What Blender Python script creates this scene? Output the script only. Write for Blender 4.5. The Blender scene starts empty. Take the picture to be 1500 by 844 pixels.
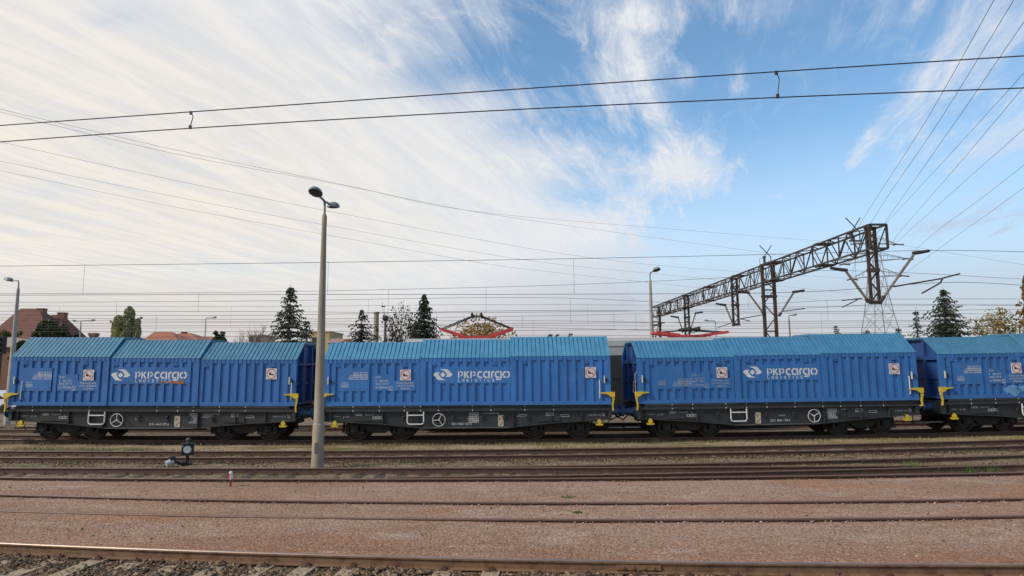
import bpy, bmesh, math, random
import numpy as np
from mathutils import Vector, Matrix
R = math.radians
sc = bpy.context.scene
COL = sc.collection

# ------------------------------------------------------------------ camera
F = 945.0; CX, CY = 750.0, 422.0; CAM_H = 2.92
PITCH, YAW, ROLL = R(6.70), R(-0.85), -0.0062
cam_d = bpy.data.cameras.new('camera'); cam_d.sensor_width = 36; cam_d.lens = F / 1500 * 36
cam_d.clip_start = 0.1; cam_d.clip_end = 8000
cam = bpy.data.objects.new('camera', cam_d); COL.objects.link(cam)
CM = Matrix.Rotation(YAW, 3, 'Z') @ Matrix.Rotation(R(90) + PITCH, 3, 'X') @ Matrix.Rotation(ROLL, 3, 'Z')
cam.matrix_world = Matrix.Translation((0, 0, CAM_H)) @ CM.to_4x4()
sc.camera = cam

def ray(px, py): return CM @ Vector(((px - CX) / F, -(py - CY) / F, -1.0))
# ------------------------------------------------------------------ world, sun
SUN_EL, SUN_AZ = 38.0, -116.0          # azimuth from +Y towards +X
w = bpy.data.worlds.new('World'); sc.world = w; w.use_nodes = True
nt = w.node_tree; nt.nodes.clear()
def nn(tree, t, **kw):
    n = tree.nodes.new(t)
    for k, v in kw.items(): setattr(n, k, v)
    return n
def M_(op, a, b=None, c=None, clamp=False, tree=None):
    tree = tree or nt
    n = nn(tree, 'ShaderNodeMath', operation=op, use_clamp=clamp)
    for i, v in enumerate((a, b, c)):
        if v is None: continue
        if isinstance(v, (int, float)): n.inputs[i].default_value = v
        else: tree.links.new(v, n.inputs[i])
    return n.outputs[0]
def ramp(tree, fac, stops, mode='LINEAR'):
    n = nn(tree, 'ShaderNodeValToRGB'); cr = n.color_ramp; cr.interpolation = mode
    while len(cr.elements) < len(stops): cr.elements.new(0.5)
    for e, (p, c) in zip(cr.elements, stops):
        e.position = p; e.color = (c, c, c, 1) if isinstance(c, (int, float)) else (*c, 1)
    tree.links.new(fac, n.inputs[0]); return n.outputs[0]
def mixc(tree, f, a, b):
    n = nn(tree, 'ShaderNodeMix', data_type='RGBA')
    for s, v in ((0, f), (6, a), (7, b)):
        if isinstance(v, (int, float)): n.inputs[s].default_value = v
        elif isinstance(v, tuple): n.inputs[s].default_value = (*v, 1)
        else: tree.links.new(v, n.inputs[s])
    return n.outputs[2]
tc = nn(nt, 'ShaderNodeTexCoord'); sx = nn(nt, 'ShaderNodeSeparateXYZ'); nt.links.new(tc.outputs['Generated'], sx.inputs[0])
dx, dy, dz = sx.outputs
dzp = M_('ADD', M_('MAXIMUM', dz, 0.0), 0.03)
s_ = M_('DIVIDE', M_('SUBTRACT', dx, M_('MULTIPLY', dy, 0.33)), dzp)
t_ = M_('DIVIDE', M_('ADD', dy, M_('MULTIPLY', dx, 0.33)), dzp)
def wnoise(ss, ts, zoff, detail=6, rough=.6, dist=0.0, scale=1.0):
    c = nn(nt, 'ShaderNodeCombineXYZ')
    nt.links.new(M_('MULTIPLY', s_, ss), c.inputs[0]); nt.links.new(M_('MULTIPLY', t_, ts), c.inputs[1]); c.inputs[2].default_value = zoff
    n = nn(nt, 'ShaderNodeTexNoise'); n.inputs['Scale'].default_value = scale; n.inputs['Detail'].default_value = detail
    n.inputs['Roughness'].default_value = rough; n.inputs['Distortion'].default_value = dist
    nt.links.new(c.outputs[0], n.inputs['Vector']); return n.outputs['Fac']
big = wnoise(1.1, .45, 3.1, 5, .55, .4)
streak = wnoise(5.0, .70, 7.7, 12, .71, 1.3)
puff = wnoise(7.5, 2.6, 1.4, 12, .72, .9)
sw = M_('ADD', s_, M_('MULTIPLY', M_('SUBTRACT', big, .5), 1.1))
sn = M_('MULTIPLY_ADD', sw, 0.25, 0.5)                      # -2..2 -> 0..1
cov = ramp(nt, sn, [(0.0, .97), (.22, .94), (.36, .66), (.455, .40), (.505, .12), (.60, .03), (.645, .20), (.70, .14), (.80, .26), (1.0, .42)])
amp = ramp(nt, sn, [(0.0, .16), (.22, .26), (.36, .95), (.47, 1.25), (.56, .75), (.64, .9), (1.0, .8)])
cov = M_('ADD', cov, M_('MULTIPLY', M_('MULTIPLY', M_('SUBTRACT', streak, .5), amp), 1.3))
cov = M_('ADD', cov, M_('MULTIPLY', M_('MULTIPLY', M_('SUBTRACT', puff, .52), amp), 1.0), clamp=True)
def st(px, py):
    d = ray(px, py).normalized(); k = max(d.z, 0)+.03
    return (d.x-.33*d.y)/k, (d.y+.33*d.x)/k
tex = M_('ADD', M_('MULTIPLY', streak, .9), M_('MULTIPLY', puff, 1.1))
for px, py, wx, wy, amp_ in [(1022,250,62,48,.95),(940,85,45,90,.55),(885,325,90,35,.25),(1140,288,14,18,.5),(1385,95,45,95,.55),(1262,215,16,30,.6),(1480,205,50,45,.40),(1485,60,30,90,.30),(1010,108,16,22,.5),(1085,122,14,24,.5),(1075,20,120,30,.30),(1300,335,170,16,.34),(1440,300,110,22,.30),(1130,350,170,12,.30),(1120,230,60,14,.22),(1210,60,70,40,.22),(1330,235,40,40,.25),
        (1160,190,110,75,-.8),(1030,70,45,45,-.5),(700,100,150,42,-.62),(600,35,140,40,-.22),(800,40,70,60,-.36),(830,160,60,50,-.42),(930,20,60,30,.5),(900,150,30,50,.45),(760,190,50,25,-.3),(850,292,60,28,-.55),(905,200,40,60,-.25),(980,345,60,30,-.3),(1220,330,140,40,-.4),(160,30,80,18,-.20),(40,285,160,18,-.14),(330,395,170,14,-.16)]:
    s0, t0 = st(px, py); sw_ = abs(st(px+wx, py)[0]-s0); tw_ = abs(st(px, py+wy)[1]-st(px, py-wy)[1])/2
    e = M_('ADD', M_('POWER', M_('DIVIDE', M_('SUBTRACT', s_, s0), sw_), 2.0), M_('POWER', M_('DIVIDE', M_('SUBTRACT', t_, t0), tw_), 2.0))
    gz = M_('MULTIPLY', M_('POWER', 2.718, M_('MULTIPLY', e, -1.0)), amp_)
    cov = M_('ADD', cov, M_('MULTIPLY', gz, tex) if amp_ > 0 else gz, clamp=True)
cov = M_('ADD', cov, M_('MULTIPLY', M_('MAXIMUM', M_('SUBTRACT', puff, .53), 0.0), 1.1), clamp=True)
cov = ramp(nt, cov, [(0.0, .02), (.18, .15), (.5, .50), (.8, .84), (1.0, .99)])
lowb = ramp(nt, dz, [(.0, .97), (.10, .86), (.15, .58), (.22, .28), (.34, 0.0)])   # thin milky veil low over the horizon
cov = M_('MAXIMUM', cov, lowb)
# clouds: warmer and creamier towards the sun side on the left
warm = M_('MULTIPLY', ramp(nt, M_('MULTIPLY_ADD', dx, .5, .5), [(0.0, 1.0), (.30, .85), (.52, .25), (.66, 0.0)]), ramp(nt, dz, [(0.0, .75), (.2, 1.0), (.40, .75), (.56, .2)]))
cloud = mixc(nt, warm, (.80, .825, .875), mixc(nt, ramp(nt, streak, [(.36, 0.0), (.62, 1.0)]), (.76, .735, .70), (.95, .87, .75)))
hz = ramp(nt, M_('SUBTRACT', dz, M_('MULTIPLY', M_('MAXIMUM', dx, -.15), .22)), [(.0, 1.0), (.05, .92), (.10, .5), (.16, 0.0)])
cloud = mixc(nt, M_('MULTIPLY', hz, .9), cloud, mixc(nt, ramp(nt, M_('ADD', dz, M_('MULTIPLY', dx, .10)), [(.04, 0.0), (.17, 1.0)]), (.545, .505, .515), (.47, .55, .67)))
cloud = mixc(nt, ramp(nt, dz, [(.55, 0.0), (.9, .35)]), cloud, (.60, .66, .80))
sky = nn(nt, 'ShaderNodeTexSky', sky_type='NISHITA'); sky.sun_disc = False
sky.sun_elevation = R(SUN_EL); sky.sun_rotation = R(SUN_AZ); sky.air_density = 1.0; sky.dust_density = .4; sky.ozone_density = 2.0
hs = nn(nt, 'ShaderNodeHueSaturation'); hs.inputs['Saturation'].default_value = 1.12; hs.inputs['Value'].default_value = 1.22; hs.inputs['Hue'].default_value = .492
nt.links.new(sky.outputs[0], hs.inputs['Color'])
b1 = nn(nt, 'ShaderNodeBackground'); b1.inputs[1].default_value = 0.15; nt.links.new(hs.outputs[0], b1.inputs[0])
b2 = nn(nt, 'ShaderNodeBackground'); b2.inputs[1].default_value = 1.0; nt.links.new(cloud, b2.inputs[0])
mx = nn(nt, 'ShaderNodeMixShader'); nt.links.new(cov, mx.inputs[0]); nt.links.new(b1.outputs[0], mx.inputs[1]); nt.links.new(b2.outputs[0], mx.inputs[2])
wo = nn(nt, 'ShaderNodeOutputWorld'); nt.links.new(mx.outputs[0], wo.inputs[0])
sd = bpy.data.lights.new('sun', 'SUN'); sd.energy = 3.0; sd.angle = R(13); sd.color = (1, .90, .76)
so = bpy.data.objects.new('sun', sd); COL.objects.link(so)
sdir = Vector((math.sin(R(SUN_AZ)) * math.cos(R(SUN_EL)), math.cos(R(SUN_AZ)) * math.cos(R(SUN_EL)), math.sin(R(SUN_EL))))
so.rotation_euler = (-sdir).to_track_quat('-Z', 'Y').to_euler()
sc.view_settings.view_transform = 'Standard'; sc.view_settings.look = 'None'
sc.view_settings.gamma = 1.0; sc.view_settings.exposure = 0.0; sc.view_settings.use_curve_mapping = False
sc.render.engine = 'CYCLES'
sc.cycles.max_bounces = 5; sc.cycles.use_denoising = True

# ------------------------------------------------------------------ helpers
def at_z(px, py, z=0.0):
    d = ray(px, py); k = (z - CAM_H) / d.z
    return Vector((d.x * k, d.y * k, z))
def at_y(px, py, Y):
    d = ray(px, py); k = Y / d.y
    return Vector((d.x * k, Y, CAM_H + d.z * k))

class MB:
    def __init__(s): s.v = []; s.f = []; s.m = []
    def add(s, vs, fs, mi=0):
        b = len(s.v); s.v.extend([tuple(q) for q in vs])
        for f in fs: s.f.append(tuple(b + i for i in f)); s.m.append(mi)
    def box(s, x0, x1, y0, y1, z0, z1, mi=0):
        s.add([(x0,y0,z0),(x1,y0,z0),(x1,y1,z0),(x0,y1,z0),(x0,y0,z1),(x1,y0,z1),(x1,y1,z1),(x0,y1,z1)],
              [(0,3,2,1),(4,5,6,7),(0,1,5,4),(1,2,6,5),(2,3,7,6),(3,0,4,7)], mi)
    def cyl(s, p0, p1, r0, r1=None, n=12, mi=0, caps=True):
        r1 = r0 if r1 is None else r1
        p0, p1 = Vector(p0), Vector(p1); d = (p1 - p0)
        if d.length < 1e-6: return
        d.normalize(); a = Vector((0,0,1)) if abs(d.z) < .9 else Vector((1,0,0))
        u = d.cross(a).normalized(); v = d.cross(u)
        vs = []
        for p, r in ((p0, r0), (p1, r1)):
            for i in range(n):
                t = 2*math.pi*i/n; vs.append(p + u*(r*math.cos(t)) + v*(r*math.sin(t)))
        fs = [(i, (i+1)%n, n+(i+1)%n, n+i) for i in range(n)]
        if caps: fs += [tuple(range(n-1,-1,-1)), tuple(range(n, 2*n))]
        s.add(vs, fs, mi)
    def tube(s, pts, r, n=6, mi=0):
        pts = [Vector(p) for p in pts]; vs = []; m = len(pts)
        rr = r if isinstance(r, (list, tuple)) else [r]*m
        for k, p in enumerate(pts):
            d = (pts[min(k+1,m-1)] - pts[max(k-1,0)]).normalized()
            a = Vector((0,0,1)) if abs(d.z) < .95 else Vector((1,0,0))
            u = d.cross(a).normalized(); v = d.cross(u)
            for i in range(n):
                t = 2*math.pi*i/n; vs.append(p + u*(rr[k]*math.cos(t)) + v*(rr[k]*math.sin(t)))
        fs = [(k*n+i, k*n+(i+1)%n, (k+1)*n+(i+1)%n, (k+1)*n+i) for k in range(m-1) for i in range(n)]
        fs += [tuple(range(n-1,-1,-1)), tuple(range((m-1)*n, m*n))]
        s.add(vs, fs, mi)
    def bar(s, p0, p1, a, b=None, mi=0):           # square section bar
        b = b or a; p0, p1 = Vector(p0), Vector(p1); d = (p1-p0).normalized()
        up = Vector((0,0,1)) if abs(d.z) < .9 else Vector((0,1,0))
        u = d.cross(up).normalized()*(a/2); v = d.cross(u).normalized()*(b/2)
        s.add([p+q for p in (p0,p1) for q in (-u-v, u-v, u+v, -u+v)], [(0,1,2,3),(7,6,5,4),(0,4,5,1),(1,5,6,2),(2,6,7,3),(3,7,4,0)], mi)
    def prismx(s, prof, x0, x1, mi=0):             # prof in (y,z), extruded along x
        n = len(prof)
        s.add([(x0,y,z) for y,z in prof] + [(x1,y,z) for y,z in prof],
              [tuple(range(n)), tuple(range(2*n-1,n-1,-1))] + [(i, n+i, n+(i+1)%n, (i+1)%n) for i in range(n)], mi)
    def prismy(s, prof, y0, y1, mi=0):             # prof in (x,z), extruded along y
        n = len(prof)
        s.add([(x,y0,z) for x,z in prof] + [(x,y1,z) for x,z in prof],
              [tuple(range(n)), tuple(range(2*n-1,n-1,-1))] + [(i, n+i, n+(i+1)%n, (i+1)%n) for i in range(n)], mi)
    def ball(s, c, rx, ry, rz, nu=12, nv=8, mi=0):
        vs = []; c = Vector(c)
        for j in range(nv+1):
            ph = math.pi*j/nv
            for i in range(nu):
                t = 2*math.pi*i/nu
                vs.append(c + Vector((rx*math.sin(ph)*math.cos(t), ry*math.sin(ph)*math.sin(t), rz*math.cos(ph))))
        fs = [(j*nu+i, (j+1)*nu+i, (j+1)*nu+(i+1)%nu, j*nu+(i+1)%nu) for j in range(nv) for i in range(nu)]
        s.add(vs, fs, mi)
    def build(s, name, mats, parent=None, smooth=False, label=None):
        me = bpy.data.meshes.new(name)
        me.from_pydata(s.v, [], s.f)
        mats = mats if isinstance(mats, (list, tuple)) else [mats]
        for m in mats: me.materials.append(m)
        if len(mats) > 1: me.polygons.foreach_set('material_index', s.m)
        me.validate(); bm = bmesh.new(); bm.from_mesh(me); bmesh.ops.recalc_face_normals(bm, faces=bm.faces); bm.to_mesh(me); bm.free()
        if smooth:
            me.polygons.foreach_set('use_smooth', [True]*len(me.polygons))
            try: me.set_sharp_from_angle(angle=R(40))
            except Exception: pass
        o = bpy.data.objects.new(name, me); COL.objects.link(o)
        if parent is not None: o.parent = parent
        if label: o['label'] = label
        return o
def raw(name, v, f, mat, parent=None):             # big leaf meshes: no normal fixing
    me = bpy.data.meshes.new(name); me.from_pydata(v, [], f)
    for m in (mat if isinstance(mat, list) else [mat]): me.materials.append(m)
    o = bpy.data.objects.new(name, me); COL.objects.link(o)
    if parent is not None: o.parent = parent
    return o
def thing(name, label, cat, loc=(0,0,0), rz=0.0, group=None):
    o = bpy.data.objects.new(name, None); COL.objects.link(o); o.location = loc; o.rotation_euler = (0,0,rz)
    o.empty_display_size = .3
    o['label'] = label; o['category'] = cat
    if group: o['group'] = group
    return o
def tag(o, label, cat, group=None):
    o['label'] = label; o['category'] = cat
    if group: o['group'] = group
    return o
def link_copy(src, parent, loc=None, rot=None):
    c = src.copy(); COL.objects.link(c); c.parent = parent
    if loc is not None: c.location = loc
    if rot is not None: c.rotation_euler = rot
    for ch in [k for k in bpy.data.objects if k.parent == src]: link_copy(ch, c)
    return c

# ------------------------------------------------------------------ materials
def mat(name, col, rough=.6, metal=0.0, var=.0, vscale=3.0, col2=None, bump=0.0, bscale=40.0, spec=.5, stretch=None, cov=(.45,.65)):
    m = bpy.data.materials.new(name); m.use_nodes = True; t = m.node_tree; p = t.nodes['Principled BSDF']
    p.inputs['Roughness'].default_value = rough; p.inputs['Metallic'].default_value = metal
    p.inputs['Specular IOR Level'].default_value = spec
    p.inputs['Base Color'].default_value = (*col, 1)
    co = nn(t, 'ShaderNodeTexCoord').outputs['Object']
    if stretch:
        mp = nn(t, 'ShaderNodeMapping'); mp.inputs['Scale'].default_value = stretch; t.links.new(co, mp.inputs[0]); co = mp.outputs[0]
    if var or col2:
        n = nn(t, 'ShaderNodeTexNoise'); n.inputs['Scale'].default_value = vscale; n.inputs['Detail'].default_value = 7; n.inputs['Roughness'].default_value = .65
        t.links.new(co, n.inputs['Vector'])
        c2 = col2 or tuple(max(0, c*(1-var)) for c in col)
        c1 = col if col2 else tuple(c*(1+var*.5) for c in col)
        f = ramp(t, n.outputs['Fac'], [(cov[0], 0.0), (cov[1], 1.0)] if col2 else [(.3, 0.0), (.7, 1.0)])
        t.links.new(mixc(t, f, c1, c2), p.inputs['Base Color'])
    if bump:
        n = nn(t, 'ShaderNodeTexNoise'); n.inputs['Scale'].default_value = bscale; n.inputs['Detail'].default_value = 4
        t.links.new(co, n.inputs['Vector'])
        b = nn(t, 'ShaderNodeBump'); b.inputs['Strength'].default_value = bump; b.inputs['Distance'].default_value = .02
        t.links.new(n.outputs['Fac'], b.inputs['Height']); t.links.new(b.outputs[0], p.inputs['Normal'])
    return m
def leafmat(name, c1, c2, trans=.25):
    m = bpy.data.materials.new(name); m.use_nodes = True; t = m.node_tree; p = t.nodes['Principled BSDF']
    p.inputs['Roughness'].default_value = .7; p.inputs['Specular IOR Level'].default_value = .2
    g = nn(t, 'ShaderNodeNewGeometry'); r = g.outputs['Random Per Island']
    t.links.new(mixc(t, r, c1, c2), p.inputs['Base Color'])
    return m
BLUE = mat('wagon_blue_paint', (.034,.150,.400), .45, var=.22, vscale=1.6, bump=.04, bscale=14, stretch=(1,1,.35))
def wagon_paint(name, col, seed):
    m = mat(name, col, .45, var=.20, vscale=1.6+.2*seed, bump=.05, bscale=9, stretch=(1,1,.35)); t = m.node_tree; p = t.nodes['Principled BSDF']
    base = p.inputs['Base Color'].links[0].from_socket; co = nn(t, 'ShaderNodeTexCoord').outputs['Object']
    for (sc_, st_, lo, hi, c, k) in ((2.2, (3.0,1,.30), .54, .74, tuple(q*.55+.006 for q in col), .75), (5.0, (2.2,1,.22), .60, .76, (.085,.07,.06), .55), (1.1, (1,1,.8), .56, .72, tuple(min(1,q*1.25+.03) for q in col), .5)):
        mp = nn(t, 'ShaderNodeMapping'); mp.inputs['Scale'].default_value = st_; mp.inputs['Location'].default_value = (seed*7.3, seed*3.1, seed*5.7); t.links.new(co, mp.inputs[0])
        n = nn(t, 'ShaderNodeTexNoise'); n.inputs['Scale'].default_value = sc_; n.inputs['Detail'].default_value = 8; n.inputs['Roughness'].default_value = .7; t.links.new(mp.outputs[0], n.inputs['Vector'])
        base = mixc(t, M_('MULTIPLY', ramp(t, n.outputs['Fac'], [(lo, 0.0), (hi, 1.0)]), k, tree=t), base, c)
    t.links.new(base, p.inputs['Base Color']); return m
BLUED = mat('wagon_end_blue_paint', (.024,.080,.26), .5, var=.25, vscale=2)
ROOF = mat('skylit_roof_blue', (.055,.170,.275), .5, var=.18, vscale=1.2, stretch=(2,1,.6))  # wagon blue shifted to teal: sky reflection put into the roof colour
FRAME = mat('underframe_dark_grey', (.030,.031,.032), .55, var=.35, vscale=2.5, bump=.05)
FRAMEL = mat('underframe_dusty_edge', (.10,.10,.09), .7, var=.3, vscale=4)
BOGIE = mat('bogie_brown_black', (.022,.019,.017), .8, var=.5, vscale=6)
WHEELM = mat('wheel_steel', (.045,.035,.03), .55, metal=.4, var=.3, vscale=6)
WHITE = mat('white_paint', (.62,.62,.60), .6, var=.15, vscale=6)
LETTER = mat('white_lettering', (.66,.66,.65), .6, var=.2, vscale=5)
LETTERF = mat('worn_white_lettering', (.42,.46,.52), .6, var=.3, vscale=9)
LETTERG = mat('grey_lettering', (.62,.62,.60), .7, var=.3, vscale=9)
YEL = mat('yellow_paint', (.62,.44,.035), .5, var=.25, vscale=5)
REDP = mat('red_paint', (.50,.035,.03), .5, var=.2)
BLACK = mat('black_paint', (.012,.012,.013), .5)
RUSTP = mat('bare_rust', (.36,.14,.05), .85, var=.4, vscale=12)
PALEB = mat('pale_blue_paint', (.13,.32,.55), .6, var=.3, vscale=6)
BUFB = mat('buffer_blue', (.03,.085,.17), .45, var=.2, vscale=5)
RAIL = mat('rail_rust', (.095,.050,.032), .75, var=.4, vscale=7, bump=.1, bscale=50)
RAILE = mat('rail_ochre_rust', (.185,.105,.055), .8, var=.4, vscale=5, bump=.1, bscale=50, col2=(.095,.048,.026))
RAILTOP = mat('rail_top_worn', (.24,.175,.14), .35, metal=.35, var=.3, vscale=5, stretch=(.3,1,1))
RAILTOPB = mat('rail_top_rusty', (.165,.088,.060), .55, var=.3, vscale=5)
WOOD = mat('weathered_sleeper', (.37,.28,.18), .9, var=.55, vscale=5, bump=.3, bscale=20, stretch=(6,1,1))
WOODD = mat('dark_sleeper', (.065,.05,.038), .9, var=.5, vscale=5, bump=.3, bscale=20)
CONC = mat('pole_concrete', (.34,.295,.225), .85, var=.35, vscale=3, bump=.12, bscale=30, stretch=(1,1,.25))
CONCL = mat('pale_concrete', (.40,.38,.35), .85, var=.2, vscale=3)
LAMPG = mat('lamp_grey_metal', (.20,.215,.23), .45, metal=.3, var=.2)
LAMPD = mat('lamp_glass_dark', (.035,.035,.035), .3)
GANT = mat('gantry_rusty_steel', (.055,.040,.033), .7, var=.4, vscale=4)
PYL = mat('galvanised_steel', (.32,.345,.37), .6, var=.2)
WIRE = mat('wire_dark', (.035,.035,.037), .6)
WIREG = mat('conductor_grey', (.14,.14,.145), .6)
INS = mat('insulator_brown', (.06,.035,.028), .4)
ARM = mat('bracket_arm_dusty', (.20,.165,.135), .7, var=.3)
LOCOD = mat('locomotive_dark_body', (.035,.032,.030), .5, var=.3)
LOCOL = mat('locomotive_grey_roof', (.36,.36,.34), .6, var=.15)
REDPAN = mat('pantograph_red', (.50,.05,.04), .5, var=.25)
BARK = mat('bark', (.075,.06,.05), .9, var=.4, vscale=4)
BARKG = mat('grey_twigs', (.16,.125,.115), .9, var=.3)
STONE = leafmat('ballast_stone', (.040,.030,.022), (.29,.185,.11))
STONER = leafmat('pink_gravel_stone', (.22,.13,.095), (.46,.36,.30))

def groundmat(name, cols, scales, stone=None, bump=.6, bscale=30):
    m = bpy.data.materials.new(name); m.use_nodes = True; t = m.node_tree; p = t.nodes['Principled BSDF']
    p.inputs['Roughness'].default_value = .95; p.inputs['Specular IOR Level'].default_value = .15
    co = nn(t, 'ShaderNodeTexCoord').outputs['Object']
    c = cols[0]
    for (cc, scl, lo, hi, seed, st) in scales:
        mp = nn(t, 'ShaderNodeMapping'); mp.inputs['Location'].default_value = (seed, seed*1.7, 0); mp.inputs['Scale'].default_value = st
        t.links.new(co, mp.inputs[0])
        n = nn(t, 'ShaderNodeTexNoise'); n.inputs['Scale'].default_value = scl; n.inputs['Detail'].default_value = 8; n.inputs['Roughness'].default_value = .7
        t.links.new(mp.outputs[0], n.inputs['Vector'])
        c = mixc(t, ramp(t, n.outputs['Fac'], [(lo, 0.0), (hi, 1.0)]), c, cc)
    h = None
    if stone:
        for scl, amt in stone:
            v = nn(t, 'ShaderNodeTexVoronoi'); v.inputs['Scale'].default_value = scl; t.links.new(co, v.inputs['Vector'])
            sp = nn(t, 'ShaderNodeSeparateColor'); t.links.new(v.outputs['Color'], sp.inputs[0])
            val = M_('MULTIPLY_ADD', sp.outputs[0], amt*2, 1-amt, tree=t)
            mm = nn(t, 'ShaderNodeVectorMath', operation='SCALE'); t.links.new(c, mm.inputs[0]); t.links.new(val, mm.inputs['Scale'])
            c = mm.outputs[0]
            if h is None: h = v.outputs['Distance']
    t.links.new(c, p.inputs['Base Color'])
    b = nn(t, 'ShaderNodeBump'); b.inputs['Strength'].default_value = bump; b.inputs['Distance'].default_value = .03
    if h is not None:
        t.links.new(M_('MULTIPLY', h, -1.0, tree=t), b.inputs['Height'])
    else:
        n = nn(t, 'ShaderNodeTexNoise'); n.inputs['Scale'].default_value = bscale; n.inputs['Detail'].default_value = 6
        t.links.new(co, n.inputs['Vector']); t.links.new(n.outputs['Fac'], b.inputs['Height'])
    t.links.new(b.outputs[0], p.inputs['Normal'])
    return m
one = (1,1,1)
YARDM = groundmat('red_gravel', [(.315,.205,.150)], [((.27,.165,.110), .35, .44, .60, 3, (.35,1,1)), ((.37,.265,.205), 1.3, .52, .66, 9, (.5,1,1)), ((.30,.150,.075), .55, .52, .68, 17, (.3,1,1)), ((.20,.12,.085), 6, .58, .73, 5, one)], stone=[(26,.30),(60,.22)], bump=.55)
GROUNDM = groundmat('yard_dirt', [(.19,.135,.090)], [((.125,.115,.055), .8, .48, .62, 1, (.3,1,1)), ((.28,.22,.16), 2.5, .52, .66, 4, (.5,1,1)), ((.075,.05,.038), 3.5, .55, .68, 8, one)], stone=[(14,.4),(35,.3)], bump=.8)
GRASSM = groundmat('dry_grass_ground', [(.38,.28,.175)], [((.15,.14,.05), .9, .46, .60, 2, (.3,1,1)), ((.44,.32,.22), 1.6, .52, .68, 6, (.4,1,1)), ((.07,.06,.03), 7, .55, .7, 8, one)], bump=.9, bscale=25)
BALLM = groundmat('dark_ballast', [(.135,.092,.058)], [((.20,.145,.09), 2.0, .5, .65, 3, one), ((.06,.065,.03), 1.1, .58, .70, 11, one)], stone=[(11,.5),(24,.4)], bump=1.0)

# ------------------------------------------------------------------ track curves (plan curves y(x), metres)
def curve(pts, deg=2):
    P = [at_z(*p) for p in pts]
    c = np.polyfit([p.x for p in P], [p.y for p in P], deg)
    return lambda x, c=c: float(np.polyval(c, x))
cE = curve([(0,795),(370,807),(740,819.5),(1120,824),(1500,826)])
cDf = curve([(0,723),(380,732.7),(740,736),(1120,732.7),(1500,730)])
cCf = curve([(0,685),(370,685.3),(740,684.5),(1120,683.5),(1500,680)])
cCn = curve([(0,698.5),(370,701),(740,701),(1120,697),(1500,691.6)])
cR1 = curve([(640,684.3),(860,682.5),(1120,676.5),(1500,667)])
cB = curve([(0,660.3),(370,660.2),(740,658.5),(1120,652),(1500,643.8)])
cAn = lambda x: 25.72+.00105*min(abs(x),24)**2
ZAP = np.polyfit([-19.0, -1.4, 10.7, 22.0], [.10, 0.0, .02, .13], 2)
zA = lambda x: float(np.polyval(ZAP, max(-24, min(26, x))))
def off(c, d):                                       # parallel curve d metres farther
    return lambda x: c(x) + d*math.sqrt(1 + ((c(x+.5)-c(x-.5)))**2)
GA = 1.5
def rail_mesh(mb, c, x0, x1, zt=0.0, step=.8, h=.17):
    prof = [(-.036,-.012),(-.026,0),(.026,0),(.036,-.012),(.036,-.036),(.010,-.05),(.010,-h+.028),(.07,-h+.012),(.07,-h),(-.07,-h),(-.07,-h+.012),(-.010,-h+.028),(-.010,-.05),(-.036,-.036)]
    n = max(2, int((x1-x0)/step)); m = len(prof); vs = []
    for k in range(n+1):
        x = x0 + (x1-x0)*k/n; d = c(x+.3)-c(x-.3); L = math.hypot(.6, d); tx, ty = .6/L, d/L
        for a, z in prof: vs.append((x - ty*a, c(x) + tx*a, (zt(x) if callable(zt) else zt)+z))
    b = len(mb.v); mb.v.extend(vs)
    for k in range(n):
        for i in range(m):
            j = (i+1) % m
            mb.f.append((b+k*m+i, b+k*m+j, b+(k+1)*m+j, b+(k+1)*m+i)); mb.m.append(1 if i in (0,1,2) else 0)
    for k in (0, n):
        mb.f.append(tuple(b+k*m+i for i in range(m))); mb.m.append(0)
def sleeper_mesh(name, m, L=2.5, rnd=0):
    rg = random.Random(rnd); mb = MB()
    mb.box(-.13,.13,-L/2,L/2,-.33,-.165)
    for y in (-GA/2, GA/2):
        mb.box(-.09,.09,y-.17,y+.17,-.168,-.158,1)
        for sgn in (-1,1):
            mb.box(-.04,.04,y+sgn*.10-.03,y+sgn*.10+.03,-.160,-.125,1); mb.cyl((0,y+sgn*.11,-.126),(0,y+sgn*.11,-.095),.016,n=6,mi=1)
    o = mb.build(name, [m, RAIL]); return o
def track(name, label, c_far, x0, x1, sl_mat, top, sleepers=None, pitch=.6, c_near=None, seed=1, zt=0.0, rm=None):
    t = thing(name, label, 'railway track', (0, 0, 0))
    near = c_near or off(c_far, -GA)
    for c in (c_far, near):
        mb = MB(); rail_mesh(mb, c, x0, x1, zt); mb.build('rail', [rm or RAIL, top], t)
    if sleepers:
        rg = random.Random(seed); first = None; x = sleepers[0]
        while x < sleepers[1]:
            s = (c_far(x)+near(x))/2; d = c_far(x+.5)-c_far(x-.5)
            o = None
            if first is None: first = o = sleeper_mesh('sleeper', sl_mat); o.parent = t
            else: o = first.copy(); COL.objects.link(o); o.parent = t
            o.location = (x, s+rg.uniform(-.05,.05), rg.uniform(-.012,.006)+(zt(x) if callable(zt) else zt)); o.rotation_euler = (0, 0, math.atan(d)+rg.uniform(-.02,.02))
            x += pitch + rg.uniform(-.03,.03)
    return t
XL, XR = -36, 40
tE = track('railway_track', 'nearest track with a polished rail top along the bottom of the photo', cE, -22, 22, WOOD, RAILTOP, (-9.5, 9.5), .72, rm=RAILE)
tD = track('railway_track', 'track sunk in red gravel with only its rail heads showing', cDf, -30, 30, WOODD, RAILTOPB)
tC = track('railway_track', 'rusty track just behind the red gravel in front of the dwarf signal', cCf, XL, XR, WOODD, RAILTOPB, (-17, 17), .62, c_near=cCn)
tB = track('railway_track', 'rusty track between the lamp post and the blue wagons', cB, XL, XR, WOODD, RAILTOPB, (-21, 21), .62)
tA = track('railway_track', 'track the four blue covered wagons stand on', off(cAn, GA), XL-6, XR+6, WOODD, RAILTOPB, (-24, 26), .62, zt=zA)
cL = off(cAn, 5.0)
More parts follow.
